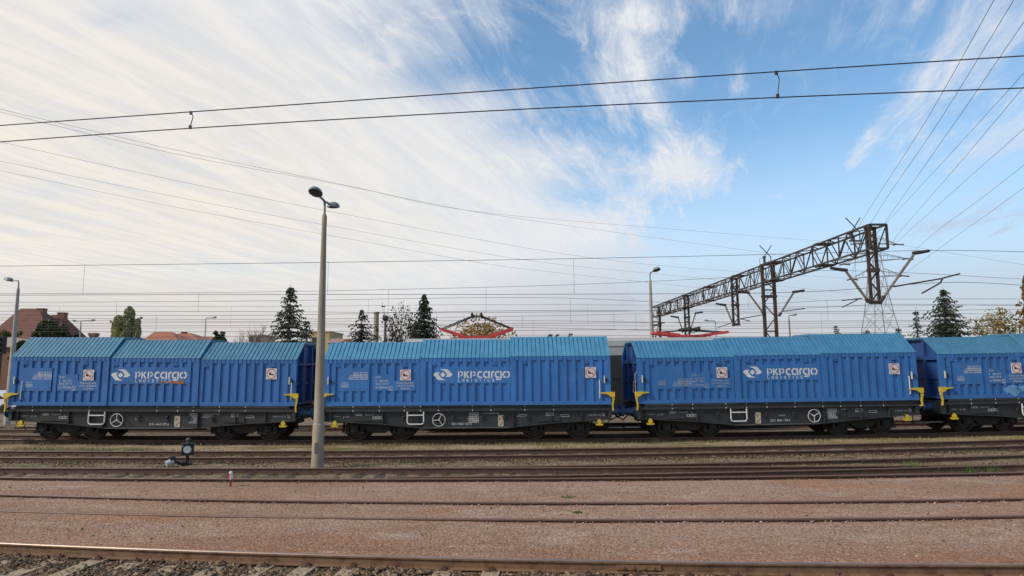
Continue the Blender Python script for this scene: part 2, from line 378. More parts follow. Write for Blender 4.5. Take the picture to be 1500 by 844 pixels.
tL = track('railway_track', 'track right behind the blue wagons carrying the locomotive', off(cL, GA), XL-10, XR+10, WOODD, RAILTOPB)
# diverging rails of the turnout on the right
tR = thing('turnout_track', 'diverging rusty rails with a check rail branching off on the right', 'railway track')
x1 = at_z(660,684).x; xe = 40
x1 -= 3; mb = MB(); rail_mesh(mb, lambda x: cCf(x)+.055 if x < x1+4 else max(cCf(x)+.055, off(cR1, .10)(x)), x1, xe); mb.build('rail', [RAIL, RAILTOPB], tR)
mb = MB(); rail_mesh(mb, lambda x: max(cCn(x)+.06, off(cR1, -GA+.02)(x)), x1+1.5, xe, zt=-.004); mb.build('rail', [RAIL, RAILTOPB], tR)
mb = MB(); rail_mesh(mb, off(cR1, -.02), at_z(1255,672).x, at_z(1415,670).x, zt=.02); mb.build('check_rail', [RAIL, RAIL], tR)
# fishplate joint and bolts on the nearest rail
xj = at_z(934, 821).x; fp = MB(); d = math.atan(cE(xj+.5)-cE(xj-.5))
fp.box(-.33,.33,-.035,-.012,-.125,-.05)
for k in (-.22,-.08,.08,.22): fp.cyl((k,-.06,-.088),(k,-.03,-.088),.022,n=8)
f = fp.build('fishplate', mat('joint_rust_orange', (.20,.115,.055), .85, var=.4, vscale=9), tE); f.location = (xj, cE(xj)-.002, 0); f.rotation_euler = (0,0,d)

# ------------------------------------------------------------------ ground
def strip(name, lo, hi, x0, x1, nx, ny, zf, m, kind='structure'):
    rg = random.Random(5); v = []; f = []
    for i in range(nx+1):
        x = x0+(x1-x0)*i/nx; a, b = lo(x), hi(x)
        for j in range(ny+1):
            y = a+(b-a)*j/ny; v.append((x, y, zf(x, y, j/ny)+rg.uniform(-.006,.006)))
    for i in range(nx):
        for j in range(ny):
            k = i*(ny+1)+j; f.append((k, k+ny+1, k+ny+2, k+1))
    o = raw(name, v, f, m); o['kind'] = kind
    o.data.polygons.foreach_set('use_smooth', [True]*len(f)); return o
g = raw('ground', [(-4000,-300,-.24),(4000,-300,-.24),(4000,6000,-.24),(-4000,6000,-.24)], [(0,1,2,3)], GROUNDM); g['kind'] = 'structure'
cDn = off(cDf, -GA)
def zy(x, y, t):
    z = -.05 + .010*math.sin(x*.7+y)*math.sin(y*1.3-x*.2)
    if y < cDf(x) and abs(y-cDn(x)) < .5: z += .037*max(0, min(1, (1-x)/6))*(1-abs(y-cDn(x))/.5)
    if abs(y-cDf(x)) < .15 or abs(y-cDn(x)) < .12: z -= .012
    if t < .06: z = -.030
    if t > .97: z = -.075
    return z
strip('gravel_yard', off(cE, .06), lambda x: cCn(x)-.12, XL, XR, 300, 60, zy, YARDM)
yd = bpy.data.objects['gravel_yard'].data; at_ = yd.attributes.new('rust', 'FLOAT', 'POINT')
at_.data.foreach_set('value', [max(math.exp(-max(0, v.co.y-cE(v.co.x))/.55), .55*math.exp(-abs(v.co.y-cDf(v.co.x))/.16), .45*math.exp(-abs(v.co.y-cDn(v.co.x))/.14)) for v in yd.vertices])
t_y = YARDM.node_tree; an = nn(t_y, 'ShaderNodeAttribute'); an.attribute_name = 'rust'; pb = t_y.nodes['Principled BSDF']
nz = nn(t_y, 'ShaderNodeTexNoise'); nz.inputs['Scale'].default_value = 2.2; nz.inputs['Detail'].default_value = 8; t_y.links.new(nn(t_y, 'ShaderNodeTexCoord').outputs['Object'], nz.inputs['Vector'])
rf_ = M_('MULTIPLY', M_('MULTIPLY', an.outputs['Fac'], M_('MULTIPLY_ADD', nz.outputs['Fac'], 2.4, -.55, clamp=True, tree=t_y), tree=t_y), .75, tree=t_y)
mm_ = nn(t_y, 'ShaderNodeMix', data_type='RGBA', blend_type='MULTIPLY'); t_y.links.new(rf_, mm_.inputs[0]); t_y.links.new(pb.inputs['Base Color'].links[0].from_socket, mm_.inputs[6]); mm_.inputs[7].default_value = (.92,.62,.38,1)
t_y.links.new(mm_.outputs[2], pb.inputs['Base Color'])
raw_e = strip('yard_edge', lambda x: cCn(x)-.12, lambda x: cCn(x)-.04, XL, XR, 150, 2, lambda x,y,t: -.078-.12*t, YARDM)
strip('track_ballast', lambda x: 4.0, lambda x: cE(x)+.0, -22, 22, 160, 30, lambda x,y,t: -.20+.015*math.sin(9*x)*math.sin(7*y), BALLM)
strip('grass_strip', lambda x: cB(x)+.35, lambda x: cAn(x)-.45, XL, XR, 220, 8, lambda x,y,t: -.15+zA(x)*t+.07*math.sin(math.pi*t)+.012*math.sin(3*x+y), GRASSM)
strip('track_bed', lambda x: cAn(x)-.45, lambda x: cAn(x)+2.1, XL, XR, 160, 6, lambda x,y,t: -.165+zA(x)+.012*math.sin(5*x+9*y), BALLM)
strip('track_infill', lambda x: cB(x)-GA-.15, lambda x: cB(x)+.35, XL, XR, 260, 8, lambda x,y,t: -.168+.014*math.sin(4.1*x+3*y)*math.sin(7*y+x), GROUNDM)
strip('track_infill', lambda x: cCn(x)-.06, lambda x: cCf(x)+.12, XL, XR, 260, 8, lambda x,y,t: -.170+.014*math.sin(3.1*x+3*y)*math.sin(7*y+1.6*x), GROUNDM)
strip('dirt_strip', lambda x: cCf(x)+.12, lambda x: cB(x)-GA-.15, XL, XR, 220, 6, lambda x,y,t: -.17+.05*math.sin(math.pi*t)+.015*math.sin(2.3*x+2*y), GROUNDM)

def stones(name, n, posf, smin, smax, m, seed):
    rg = random.Random(seed); v = []; f = []
    base = [(1,0,0),(-1,0,0),(0,1,0),(0,-1,0),(0,0,1),(0,0,-1)]
    tri = [(0,2,4),(2,1,4),(1,3,4),(3,0,4),(2,0,5),(1,2,5),(3,1,5),(0,3,5)]
    for _ in range(n):
        x, y, z = posf(rg); s = rg.uniform(smin, smax)**1; a = rg.uniform(0, 6.28); ca, sa = math.cos(a), math.sin(a)
        sx_, sy_, sz_ = s*rg.uniform(.7,1.3), s*rg.uniform(.6,1.1), s*rg.uniform(.45,.85); b = len(v)
        tl = rg.uniform(-.5,.5)
        for q in base:
            X = q[0]*sx_*rg.uniform(.7,1.2)+rg.uniform(-.25,.25)*s; Y = q[1]*sy_*rg.uniform(.7,1.2)+rg.uniform(-.25,.25)*s; Z = q[2]*sz_*rg.uniform(.7,1.2)+X*tl
            v.append((x+ca*X-sa*Y, y+sa*X+ca*Y, z+Z))
        f += [tuple(b+i for i in q) for q in tri]
    o = raw(name, v, f, m); o['kind'] = 'stuff'; return o
def pE(rg):
    x = rg.uniform(-8.6, 8.6); y = cE(x)-.09-rg.random()**1.2*1.25
    return x, y, -.180+.028*math.sin(x*2.3+1.1*math.sin(y*3))*math.sin(y*4+x*.7)+rg.uniform(-.02,.02)
stones('ballast_stones', 9500, pE, .018, .05, STONE, 3)
def pY(rg):
    x = rg.uniform(-17, 17); y = cE(x)+.1+(cCn(x)-.2-cE(x))*rg.random()
    return x, y, -.05
stones('gravel_stones', 9000, pY, .007, .019, STONER, 4)
def pY2(rg):
    x = rg.uniform(-14, 14)
    y = rg.choice([cDn(x)-.05-rg.random()**2*.5, cDf(x)-.08-rg.random()**2*.3, cE(x)+.15+rg.random()*.9])
    return x, y, -.045
stones('loose_pale_stones', 1100, pY2, .012, .028, STONER, 6)
stones('dark_stones', 260, lambda rg: (lambda x: (x, cE(x)+.2+(cCn(x)-.4-cE(x))*rg.random(), -.045))(rg.uniform(-15, 15)), .012, .03, leafmat('dark_brown_stone', (.05,.032,.024), (.14,.08,.055)), 16)
def pC(rg):
    x = rg.uniform(-18, 20); y = cCf(x)+.15+(cB(x)-GA-.2-cCf(x))*rg.random()
    return x, y, -.13
stones('trackside_stones', 5000, pC, .015, .05, STONE, 8)
def grass(name, n, posf, h0, h1, m, seed):
    rg = random.Random(seed); v = []; f = []
    for _ in range(n):
        x, y, z = posf(rg); h = rg.uniform(h0, h1); a = rg.uniform(0, 3.14); w_ = rg.uniform(.004,.012); lx, ly = rg.uniform(-.6,.6)*h, rg.uniform(-.6,.6)*h
        b = len(v); v += [(x-w_*math.cos(a), y-w_*math.sin(a), z-.01), (x+w_*math.cos(a), y+w_*math.sin(a), z-.01), (x+lx, y+ly, z+h)]; f.append((b,b+1,b+2))
    o = raw(name, v, f, m); return o
GR1 = leafmat('dry_grass_blades', (.36,.27,.15), (.13,.145,.05))
GR2 = leafmat('green_grass_blades', (.06,.13,.025), (.13,.20,.05))
def pA(rg):
    for _ in range(20):
        x = rg.uniform(-23, 25); y = cB(x)+.4+(cAn(x)-.5-cB(x)-.4)*rg.random()
        if math.sin(.7*x+1.3*math.sin(.31*x)+y)+rg.uniform(-1,1) > -.3: break
    return x, y, -.10+zA(x)*.5
grass('grass', 26000, pA, .025, .09, GR1, 2)['kind'] = 'stuff'
def pC2(rg):
    while True:
        x = rg.uniform(-19, 21); y = cCf(x)+.15+(cB(x)-GA-.2-cCf(x))*rg.random()
        if math.sin(.9*x+2*math.sin(.4*x))+rg.uniform(-1,1) > .4: return x, y, -.13
def pF(rg):
    while True:
        x = rg.uniform(-8, 8); y = cE(x)-.1-rg.random()*1.0
        if math.sin(1.7*x+2*math.sin(.9*x))+rg.uniform(-.6,.6) > .75: return x, y, -.19
grass('ballast_weeds', 900, pF, .02, .07, GR2, 14)['kind'] = 'stuff'
grass('trackside_grass', 6000, pC2, .02, .08, GR1, 12)['kind'] = 'stuff'
for i, (px, py, wd, n, lab) in enumerate([(1336,687,.09,170,'tall bright green weed, leftmost of those between the rails on the right'),(1372,687,.20,220,'wide low green weed between the rails on the right'),
        (1413,687,.14,220,'dense round green weed second from the end between the right hand rails'),(1450,687,.12,80,'sparse green weed rightmost between the rails on the right')]):
    c = at_z(px, py, -.10)
    def pw(rg, c=c, wd=wd): return c.x+rg.gauss(0,wd), c.y+rg.gauss(0,.10), -.2
    tag(grass('weed_tuft', n, pw, .10, .28 if i else .42, GR2, 30+i), lab, 'weed', 'weeds on the right')
for px, py, s, lab in [(833,729,.13,'small green moss patch on the red gravel beyond the sunk rail'),(846,751,.07,'tiny green moss patch between the sunk rails')]:
    c = at_z(px, py, -.05)
    def pw(rg, c=c, s=s): return c.x+rg.gauss(0,s*.6), c.y+rg.gauss(0,s*.3), -.05
    tag(grass('moss_patch', 160, pw, .01, .045, GR2, int(px)), lab, 'moss')
# ------------------------------------------------------------------ lettering
PXM = 37.8                                            # photo pixels per metre at the wagon sides
def uvx(u): return (620+u/10.55-684.5)/PXM
def uvz(v): return 3-(530+v/10.55-533)/PXM
def ribbon(mb, pts, wd, y, mi=0):
    P = [Vector((uvx(a), uvz(b))) for a, b in pts]; w_ = wd/10.55/PXM/2; L = []; Rr = []
    for k, p in enumerate(P):
        d = (P[min(k+1,len(P)-1)]-P[max(k-1,0)]).normalized(); n = Vector((-d.y, d.x))
        L.append(p+n*w_); Rr.append(p-n*w_)
    vs = [(q.x,y,q.y) for q in L]+[(q.x,y,q.y) for q in Rr]; n = len(P)
    mb.add(vs, [(k, k+1, n+k+1, n+k) for k in range(n-1)], mi)
def rect(mb, u0, u1, v0, v1, y): ribbon(mb, [((u0+u1)/2, v0), ((u0+u1)/2, v1)], u1-u0, y)
def spoly(mb, pts, y): mb.add([(uvx(a),y,uvz(b)) for a, b in pts], [tuple(range(len(pts)))])
TXT = {}
def text(mb, string, x, z, size, y, width=None, mi=0):
    key = string
    if key not in TXT:
        cu = bpy.data.curves.new('t', 'FONT'); cu.body = string; cu.size = 1.0; cu.resolution_u = 2
        ob = bpy.data.objects.new('t', cu); COL.objects.link(ob)
        dg = bpy.context.evaluated_depsgraph_get(); dg.update(); me = bpy.data.meshes.new_from_object(ob.evaluated_get(dg))
        TXT[key] = ([tuple(v.co) for v in me.vertices], [tuple(p.vertices) for p in me.polygons])
        bpy.data.objects.remove(ob); bpy.data.meshes.remove(me); bpy.data.curves.remove(cu)
    vs, fs = TXT[key]
    sx_ = size
    if width and vs: sx_ = width/max(v[0] for v in vs)
    mb.add([(x+v[0]*sx_, y, z+v[1]*size) for v in vs], fs, mi)
def frame_rect(mb, x0, x1, z0, z1, t, y):
    for a in ((x0,x1,z0,z0+t),(x0,x1,z1-t,z1),(x0,x0+t,z0+t,z1-t),(x1-t,x1,z0+t,z1-t)):
        mb.add([(a[0],y,a[2]),(a[1],y,a[2]),(a[1],y,a[3]),(a[0],y,a[3])], [(0,1,2,3)])
def logo(mb, y):
    S = [(255,138),(300,136),(372,138),(392,152),(456,222),(425,252),(345,258),(365,240),(372,222),(350,188),(325,162),(295,150)]
    spoly(mb, S, y); spoly(mb, [(614-a, 440-b) for a, b in S], y)
    spoly(mb, [(268,222),(285,200),(307,185),(329,200),(346,222),(329,243),(307,258),(285,243)], y)
def carrier_name(mb, y):
    def bowl(x): ribbon(mb, [(x,180),(x+20,181),(x+33,193),(x+33,224),(x+20,236),(x+2,238)], 17, y)
    rect(mb,537,558,171,275,y); bowl(573)
    rect(mb,630,651,171,275,y); ribbon(mb,[(657,226),(692,172)],20,y); ribbon(mb,[(660,216),(702,275)],22,y)
    rect(mb,727,748,171,275,y); bowl(764)
    def cc(x, xr): ribbon(mb,[(xr,181),(x+35,182),(x+16,194),(x+10,212),(x+10,236),(x+18,253),(x+36,264),(xr,266)],25,y)
    cc(832,905); cc(922,988); rect(mb,1000,1025,170,275,y)
    rect(mb,1042,1066,200,275,y); ribbon(mb,[(1054,205),(1060,190),(1074,182),(1092,181)],25,y)
    cc(1102,1170); rect(mb,1182,1207,170,280,y); ribbon(mb,[(1194.5,278),(1188,290),(1172,296),(1118,296)],22,y)
    o = [(1268,180),(1248,186),(1233,203),(1230,224),(1234,244),(1248,260),(1268,266)]
    ribbon(mb,o,25,y); ribbon(mb,[(2552-a,b) for a,b in o],25,y)
    for k, ch in enumerate('LOGISTICS'):
        u = 538+k*65
        G_ = {'L':[[(4,0),(4,40),(30,40)]],'O':[[(8,4),(2,12),(2,28),(8,36),(24,36),(30,28),(30,12),(24,4),(8,4)]],'G':[[(30,8),(24,3),(8,3),(2,12),(2,28),(8,37),(24,37),(30,30),(30,21),(18,21)]],'I':[[(16,0),(16,40)]],'S':[[(30,6),(24,3),(8,3),(3,10),(8,19),(24,21),(29,29),(24,37),(8,37),(2,33)]],'T':[[(0,3),(32,3)],[(16,3),(16,40)]],'C':[[(30,8),(24,3),(8,3),(2,12),(2,28),(8,37),(24,37),(30,32)]]}
        for P_ in G_[ch]: ribbon(mb, [(u+a_, 288+b_) for a_, b_ in P_], 8.5, y)

# ------------------------------------------------------------------ wagon
def hood(W, x0, x1, rank, panels, bm_=None, rm_=None):
    o = rank*.042; hw = 1.40+o; z0 = 1.37; ez = 3.11+rank*.045; az = 3.77+rank*.095; run = .80
    mb = MB()
    for sg in (-1, 1):
        def B(xa, xb, ya, yb, za, zb):
            a, b = sorted((sg*ya, sg*yb)); mb.box(xa, xb, a, b, za, zb)
        B(x0, x1, hw-.06, hw-.006, z0, ez)                               # skin (recess bottom)
        B(x0+.002, x1-.002, hw-.04, hw+.045, z0-.005, 1.50)         # bottom band
        zt = ez-.145
        pitch = .328; n = int(round((x1-x0-.12)/pitch)); pitch = (x1-x0-.12)/n
        for k in range(n+1):
            xa = x0+.06+k*pitch-.07; xb = xa+.14
            if k == 0: xa, xb = x0+.002, x0+.13+.09*(n > 9)
            if k == n: xa, xb = x1-.13-.09*(n > 9), x1-.002
            B(xa, xb, hw-.04, hw+.042, 1.50, zt)
        B(x0+.002, x1-.002, hw-.04, hw+.044, zt, ez-.13)
        ns = int(round((x1-x0)/.164)); ps = (x1-x0)/ns
        for k in range(ns):
            B(x0+k*ps+.019, x0+(k+1)*ps-.019, hw-.01, hw+.048, ez-.13, ez+.004)
        B(x0+.002, x1-.002, hw-.01, hw+.030, ez-.13, ez)
        if sg < 0:
            for xa, xb, za, zb in panels: B(xa, xb, hw-.04, hw+.046, za, zb)
            for k in (2, n-2):
                xa = x0+.06+(k-.5)*pitch
                B(xa-.085, xa+.085, hw-.01, hw+.043, zt-.09, zt); B(xa-.075, xa+.075, hw, hw+.062, zt-.135, zt-.10); B(xa-.012, xa+.012, hw+.03, hw+.07, zt-.03, zt+.02)
        else:
            for k in range(n):                                      # closed panel belt on the far side
                pass
    mb.prismx([(-hw+.02, ez-.03),(-hw+run+.02, az-.05),(hw-run-.02, az-.05),(hw-.02, ez-.03),(hw-.05, ez-.05),(hw-run-.03, az-.08),(-hw+run+.03, az-.08),(-hw+.05, ez-.05)], x0+.05, x1-.05)
    h = mb.build('hood', bm_, W)
    # roof: shell + standing strips
    mb = MB(); th = .03
    outer = [(-hw-.045, ez),(-hw+run, az),(hw-run, az),(hw+.045, ez)]
    inner = [(hw-.03, ez-.01),(hw-run, az-th),(-hw+run, az-th),(-hw+.03, ez-.01)]
    mb.prismx(outer+inner, x0, x1)
    e = .040
    so_ = [(-hw-.062, ez+.012),(-hw+run-.012, az+e),(hw-run+.012, az+e),(hw+.062, ez+.012)]
    si_ = [(hw+.035, ez+.002),(hw-run, az-.005),(-hw+run, az-.005),(-hw-.035, ez+.002)]
    for k in range(ns):
        mb.prismx(so_+si_, x0+k*ps+.019, x0+(k+1)*ps-.019)
    for xa in (x0-.004, x1-.046): mb.prismx([(y_*1.004, z_+.012) for y_, z_ in so_]+si_, xa, xa+.05)
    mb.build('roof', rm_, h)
    return h, hw+.046
def warn_sign(h, X, z, y):
    mb = MB(); s = .205
    mb.box(X-s, X+s, y-.018, y-.003, z-s, z+s)
    n = 28; r0, r1 = .165, .19; yy = y-.021
    vs = [(X+r*math.cos(2*math.pi*i/n), yy, z+r*math.sin(2*math.pi*i/n)) for r in (r0, r1) for i in range(n)]
    mb.add(vs, [(i, (i+1)%n, n+(i+1)%n, n+i) for i in range(n)], 1)
    a = R(-45); dxx, dzz = math.cos(a), math.sin(a); q = .012
    mb.add([(X-dxx*r0-dzz*q, yy-.001, z-dzz*r0+dxx*q),(X+dxx*r0-dzz*q, yy-.001, z+dzz*r0+dxx*q),(X+dxx*r0+dzz*q, yy-.001, z+dzz*r0-dxx*q),(X-dxx*r0+dzz*q, yy-.001, z-dzz*r0-dxx*q)], [(0,1,2,3)], 1)
    pts = [(-.10,-.005),(-.095,.05),(-.07,.035),(-.03,.03),(0,.0),(.05,-.012),(.13,-.02),(.13,-.035),(.05,-.035),(-.02,-.045),(-.05,-.05),(-.09,-.04)]
    mb.add([(X+a_, yy-.0005, z+b_) for a_, b_ in pts], [tuple(range(len(pts)))], 2)
    mb.build('warning_sign', [WHITE, REDP, BLACK], h)
def wheel_mesh():
    mb = MB(); prof = [(-.065,.46),(.05,.452),(.055,.49),(.075,.485),(.075,.30),(.02,.26),(.03,.12),(.09,.10),(.09,0.0)]
    prof = [(-.065,0.0),(-.095,.10),(-.02,.13),(-.025,.36),(-.065,.40)]+prof
    n = 32; m = len(prof); vs = []
    for i in range(n):
        a = 2*math.pi*i/n
        for y, r in prof: vs.append((r*math.cos(a), y, r*math.sin(a)))
    mb.add(vs, [(i*m+j, ((i+1)%n)*m+j, ((i+1)%n)*m+j+1, i*m+j+1) for i in range(n) for j in range(m-1)])
    return mb
def make_bogie(parent, X):
    b = MB()
    for sg in (-1, 1):
        y0, y1 = sorted((sg*.93, sg*1.06))
        b.prismy([(-1.22,.62),(-1.18,.76),(-.55,.72),(-.35,.62),(.35,.62),(.55,.72),(1.18,.76),(1.22,.62),(1.05,.56),(.55,.52),(.38,.36),(.25,.30),(-.25,.30),(-.38,.36),(-.55,.52),(-1.05,.56)], y0, y1)
        for ax in (-.9, .9):
            ya, yb = sorted((sg*.95, sg*1.16))
            b.box(ax-.15, ax+.15, ya, yb, .34, .60); b.cyl((ax, sg*1.10, .46), (ax, sg*1.20, .46), .10, n=12)
            for s2 in (-.27, .27):
                b.cyl((ax+s2, sg*1.03, .36), (ax+s2, sg*1.03, .58), .075, n=10); b.box(ax+s2-.09, ax+s2+.09, ya, yb, .32, .36)
            b.box(ax-.38, ax+.38, ya+.01, yb-.01, .29, .325)
        ya, yb = sorted((sg*.80, sg*1.02)); b.box(-.45,.45,ya,yb,.42,.80)
        for ax in (-1.42, 1.42, -.42, .42): b.bar((ax, sg*.75, .30), (ax*.97, sg*.75, .75), .07, .10)
    b.box(-.3,.3,-1.0,1.0,.45,.80); b.box(-1.2,-1.05,-.95,.95,.58,.68); b.box(1.05,1.2,-.95,.95,.58,.68)
    for ax in (-.9, .9): b.cyl((ax,-1.0,.46),(ax,1.0,.46),.08)
    o = b.build('bogie', BOGIE, parent); o.location = (X,0,0)
    return o
WM = None
def build_wagon(idx, X, cfg, label):
    global WM
    yc = cAn(X)+GA/2; ang = math.atan((cAn(X+3)-cAn(X-3))/6)
    W = thing('freight_wagon', label, 'wagon', (X, yc, zA(X)), ang, 'blue covered freight wagons in the train'); W.rotation_euler.y = -math.atan((zA(X+4)-zA(X-4))/8)
    b1, b2 = cfg['b']; rk = cfg['rank']; ldx = cfg['logo_dx']
    k_ = (1.0, 1.14, 1.04, .98)[idx]
    PB = wagon_paint('wagon_blue_paint', (.034*k_*(1.1 if idx == 0 else 1), .150*k_, .400*k_), idx); PR = wagon_paint('skylit_roof_blue', ((.068,.205,.305),(.072,.250,.400),(.060,.212,.365),(.062,.195,.315))[idx], idx+5)  # PR paints sky light on the roofs as a paler, more teal blue
    # three telescopic hoods (outer ones overlap the inner ones)
    ov = .30
    spans = [(-5.5, b1+(0 if rk[0] > rk[1] else ov)), (b1-(0 if rk[1] > rk[0] else ov), b2+(0 if rk[1] > rk[2] else ov)), (b2-(0 if rk[2] > rk[1] else ov), 5.5)]
    tx = cfg['text_dx']
    pan0 = [(-4.95+tx,-3.82+tx,1.92,2.79),(-3.58+tx,-2.80+tx,1.92,2.55),(-2.80+tx,-1.98+tx,1.92,2.31)]
    pan1 = [(max(spans[1][0]+.1, -1.20+ldx), min(spans[1][1]-.1, 1.72+ldx), 2.19, 2.82)]
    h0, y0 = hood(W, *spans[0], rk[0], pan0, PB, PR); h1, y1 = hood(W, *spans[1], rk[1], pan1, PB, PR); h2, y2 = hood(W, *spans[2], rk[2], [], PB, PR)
    L = -y0-.004
    # lettering on the first hood
    LM_ = LETTERF if cfg.get('faded') else LETTER
    mb = MB()
    tz = cfg.get('tbl', (-4.54, 2.36)); a, z = tz[0]+tx, tz[1]
    frame_rect(mb, a, a+.72, z, z+.09, .012, L)
    frame_rect(mb, a+.06, a+.72, z+.085, z+.17, .012, L)
    for r_ in range(3): text(mb, 'ABCD 38 46 54', a+.16, z+.105+r_*.065, .075, L, width=.55)
    text(mb, 'SS 47  32,0', a+.05, z+.02, .07, L, width=.62)
    mb.build('lettering', LM_, h0); mb = MB()
    frame_rect(mb, -4.83+tx, -4.54+tx, 2.07, 2.17, .010, L); text(mb, '12,04 m', -4.82+tx, 2.20, .09, L, width=.28); text(mb, '22500', -4.80+tx, 2.09, .08, L, width=.23)
    mb.build('lettering', LM_, h0); mb = MB()
    text(mb, '40 RIV', -3.52+tx, 2.405, .10, L, width=.22); text(mb, 'R', -3.52+tx, 2.27, .10, L); frame_rect(mb, -3.36+tx, -3.28+tx, 2.26, 2.33, .012, L); text(mb, 'PL-PKPC', -3.25+tx, 2.27, .10, L, width=.24)
    text(mb, cfg['num'][-10:], -3.52+tx, 2.155, .105, L, width=.50); text(mb, '231', -3.52+tx, 2.01, .105, L, width=.15); text(mb, 'Simms', -3.34+tx, 2.01, .145, L, width=.30)
    frame_rect(mb, -3.0+tx, -2.87+tx, 1.94, 2.10, .012, L); text(mb, 'L', -2.96+tx, 1.96, .13, L)
    mb.build('lettering', LM_, h0); mb = MB()
    for k, s in enumerate(('Podczas jazdy osłony', 'powinny być zamknięte', 'i zaryglowane')):
        wd = (.62,.66,.40)[k]; text(mb, s, -2.38+tx-wd/2, 2.19-k*.105, .105, L, width=wd)
    mb.build('lettering', LM_, h0)
    warn_sign(h0, cfg['signs'][0], 2.52, -y0); warn_sign(h2, cfg['signs'][1], 2.58, -y2)
    # carrier logo and name on the middle hood
    mb = MB(); logo(mb, -y1-.004); o = mb.build('logo', LETTER, h1); o.location.x = ldx
    mb = MB(); carrier_name(mb, -y1-.004); o = mb.build('lettering', LETTER, h1); o.location.x = ldx
    if cfg.get('rust'):
        mb = MB(); rg = random.Random(3); pts = []
        for k in range(14): pts.append((.28+k*.075, 2.235+.05*math.sin(k*1.1)*.5+.028+rg.uniform(0,.03)*(k/6)))
        for k in range(13,-1,-1): pts.append((.28+k*.075, 2.245-.055*(k/13)-rg.uniform(0,.02)))
        mb.add([(a-.05, -y1-.008, z+.01) for a, z in pts], [tuple(range(len(pts)))]); mb.build('rust_scrape', RUSTP, h1)
    if cfg.get('spray'):
        for k, (cx_, cz_, s) in enumerate([(-2.6,1.66,.30),(-2.25,1.72,.20)]):
            mb = MB(); rg = random.Random(k); n = 18
            mb.add([(cx_+s*1.3*rg.uniform(.6,1.1)*math.cos(6.283*i/n), -y0-.005, cz_+s*.8*rg.uniform(.5,1.1)*math.sin(6.283*i/n)) for i in range(n)], [tuple(range(n))]); mb.build('paint_patch', PALEB, h0)
    # end walls
    for sg, rank in ((-1, rk[0]), (1, rk[2])):
        hw = 1.36+rank*.042; ez = 3.09+rank*.045; az = 3.72+rank*.095; mb = MB()
        prof = [(-hw,1.37),(-hw,ez),(-hw+.8,az),(hw-.8,az),(hw,ez),(hw,1.37)]
        xa, xb = sorted((sg*5.30, sg*5.34)); mb.prismx(prof, xa, xb)
        xa, xb = sorted((sg*5.34, sg*5.47))
        for y in (-hw+.045, -.52, .52, hw-.045): mb.box(xa, xb, y-.04, y+.04, 1.37, (ez-.02 if abs(y) > 1 else az-.02))
        xa, xb = sorted((sg*5.34, sg*5.455)); mb.box(xa, xb, -hw, hw, 2.90, 2.99); mb.box(xa, xb, -hw, hw, 1.372, 1.47)
        xa, xb = sorted((sg*5.335, sg*5.40)); mb.box(xa, xb, -hw+.1, hw-.1, 2.15, 2.22)
        mb.build('end_wall', BLUED, W)
    # underframe
    mb = MB()
    bot = [(-5.5,.80),(-4.9,.775),(-3.24,.67),(-1.81,.52),(1.58,.52),(3.24,.67),(4.9,.775),(5.5,.80)]
    for sg in (-1, 1):
        def B(xa, xb, ya, yb, za, zb, mi=0):
            a, b = sorted((sg*ya, sg*yb)); mb.box(xa, xb, a, b, za, zb, mi)
        B(-5.25, 5.25, 1.0, 1.44, 1.29, 1.362); B(-5.30,5.30,1.0,1.415,1.235,1.285); B(-5.50, 5.50, 1.0, 1.445, 1.135, 1.23)
        web = bot + [(5.5,1.132),(-5.5,1.132)]
        a, b = sorted((sg*1.28, sg*1.31)); mb.prismy(web, a, b)
        # bottom flange
        for (xa, za), (xb, zb) in zip(bot[:-1], bot[1:]):
            ya, yb = sorted((sg*1.20, sg*1.40))
            mb.add([(x, y, z+d_) for x, z in ((xa,za),(xb,zb)) for y in (ya,yb) for d_ in (-.022, .004)], [(0,1,5,4),(2,6,7,3),(0,4,6,2),(1,3,7,5),(0,2,3,1),(4,5,7,6)], 1 if -1.9 < (xa+xb)/2 < 1.9 else 0)
        for X_ in cfg['stiff']:
            zb = float(np.interp(X_, [p[0] for p in bot], [p[1] for p in bot])); B(X_-.018, X_+.018, 1.30, 1.40, zb, 1.134)
        for xa, xb in cfg['plates']:
            za = float(np.interp((xa+xb)/2, [p[0] for p in bot], [p[1] for p in bot]))+.02; B(xa, xb, 1.30, 1.345, za+.05, 1.134)
        B(-5.52, -5.40, 1.0, 1.43, .80, 1.134); B(5.40, 5.52, 1.0, 1.43, .80, 1.134)
        for X_ in (-2.45,-1.25,-.55,.55,1.4,2.3):
            B(X_-.05, X_+.05, 1.30, 1.375, .80, .86); mb.bar((X_-.06, sg*1.36, .90), (X_+.06, sg*1.38, .97), .06)
    mb.box(-5.5,5.5,-1.25,1.25,1.02,1.30); mb.box(-5.52,-5.36,-1.0,1.0,.80,1.13); mb.box(5.36,5.52,-1.0,1.0,.80,1.13)
    mb.box(-5.3,5.3,-.30,.30,.62,1.05)
    mb.bar((-1.8,-.7,.42),(1.8,-.7,.42),.05); mb.box(-1.1,-.5,-.55,.1,.40,.75); mb.box(.7,1.3,.1,.7,.45,.8)
    mb.build('underframe', [FRAME, FRAMEL], W)
    mb = MB(); mb.cyl((-.2,-.55,.62),(.75,-.55,.62),.17,n=14); mb.build('air_tank', BOGIE, W, smooth=True)
    for sg in (-1, 1):                                   # rail clamps, little white ticks on the sill
        pass
    mb = MB()
    for X_ in cfg['ticks']: mb.box(X_-.012, X_+.012, -1.449, -1.447, 1.145, 1.205); mb.box(X_-.012, X_+.012, -1.444, -1.442, 1.30, 1.345)
    mb.build('tick_mark', LETTER, W)
    # underframe lettering
    def lt(*items):
        m_ = MB()
        for it in items:
            if it[0] == 'f': frame_rect(m_, *it[1:])
            else: text(m_, it[0], it[1], it[2], it[3], it[4], width=it[5])
        m_.build('lettering', LETTERG, W)
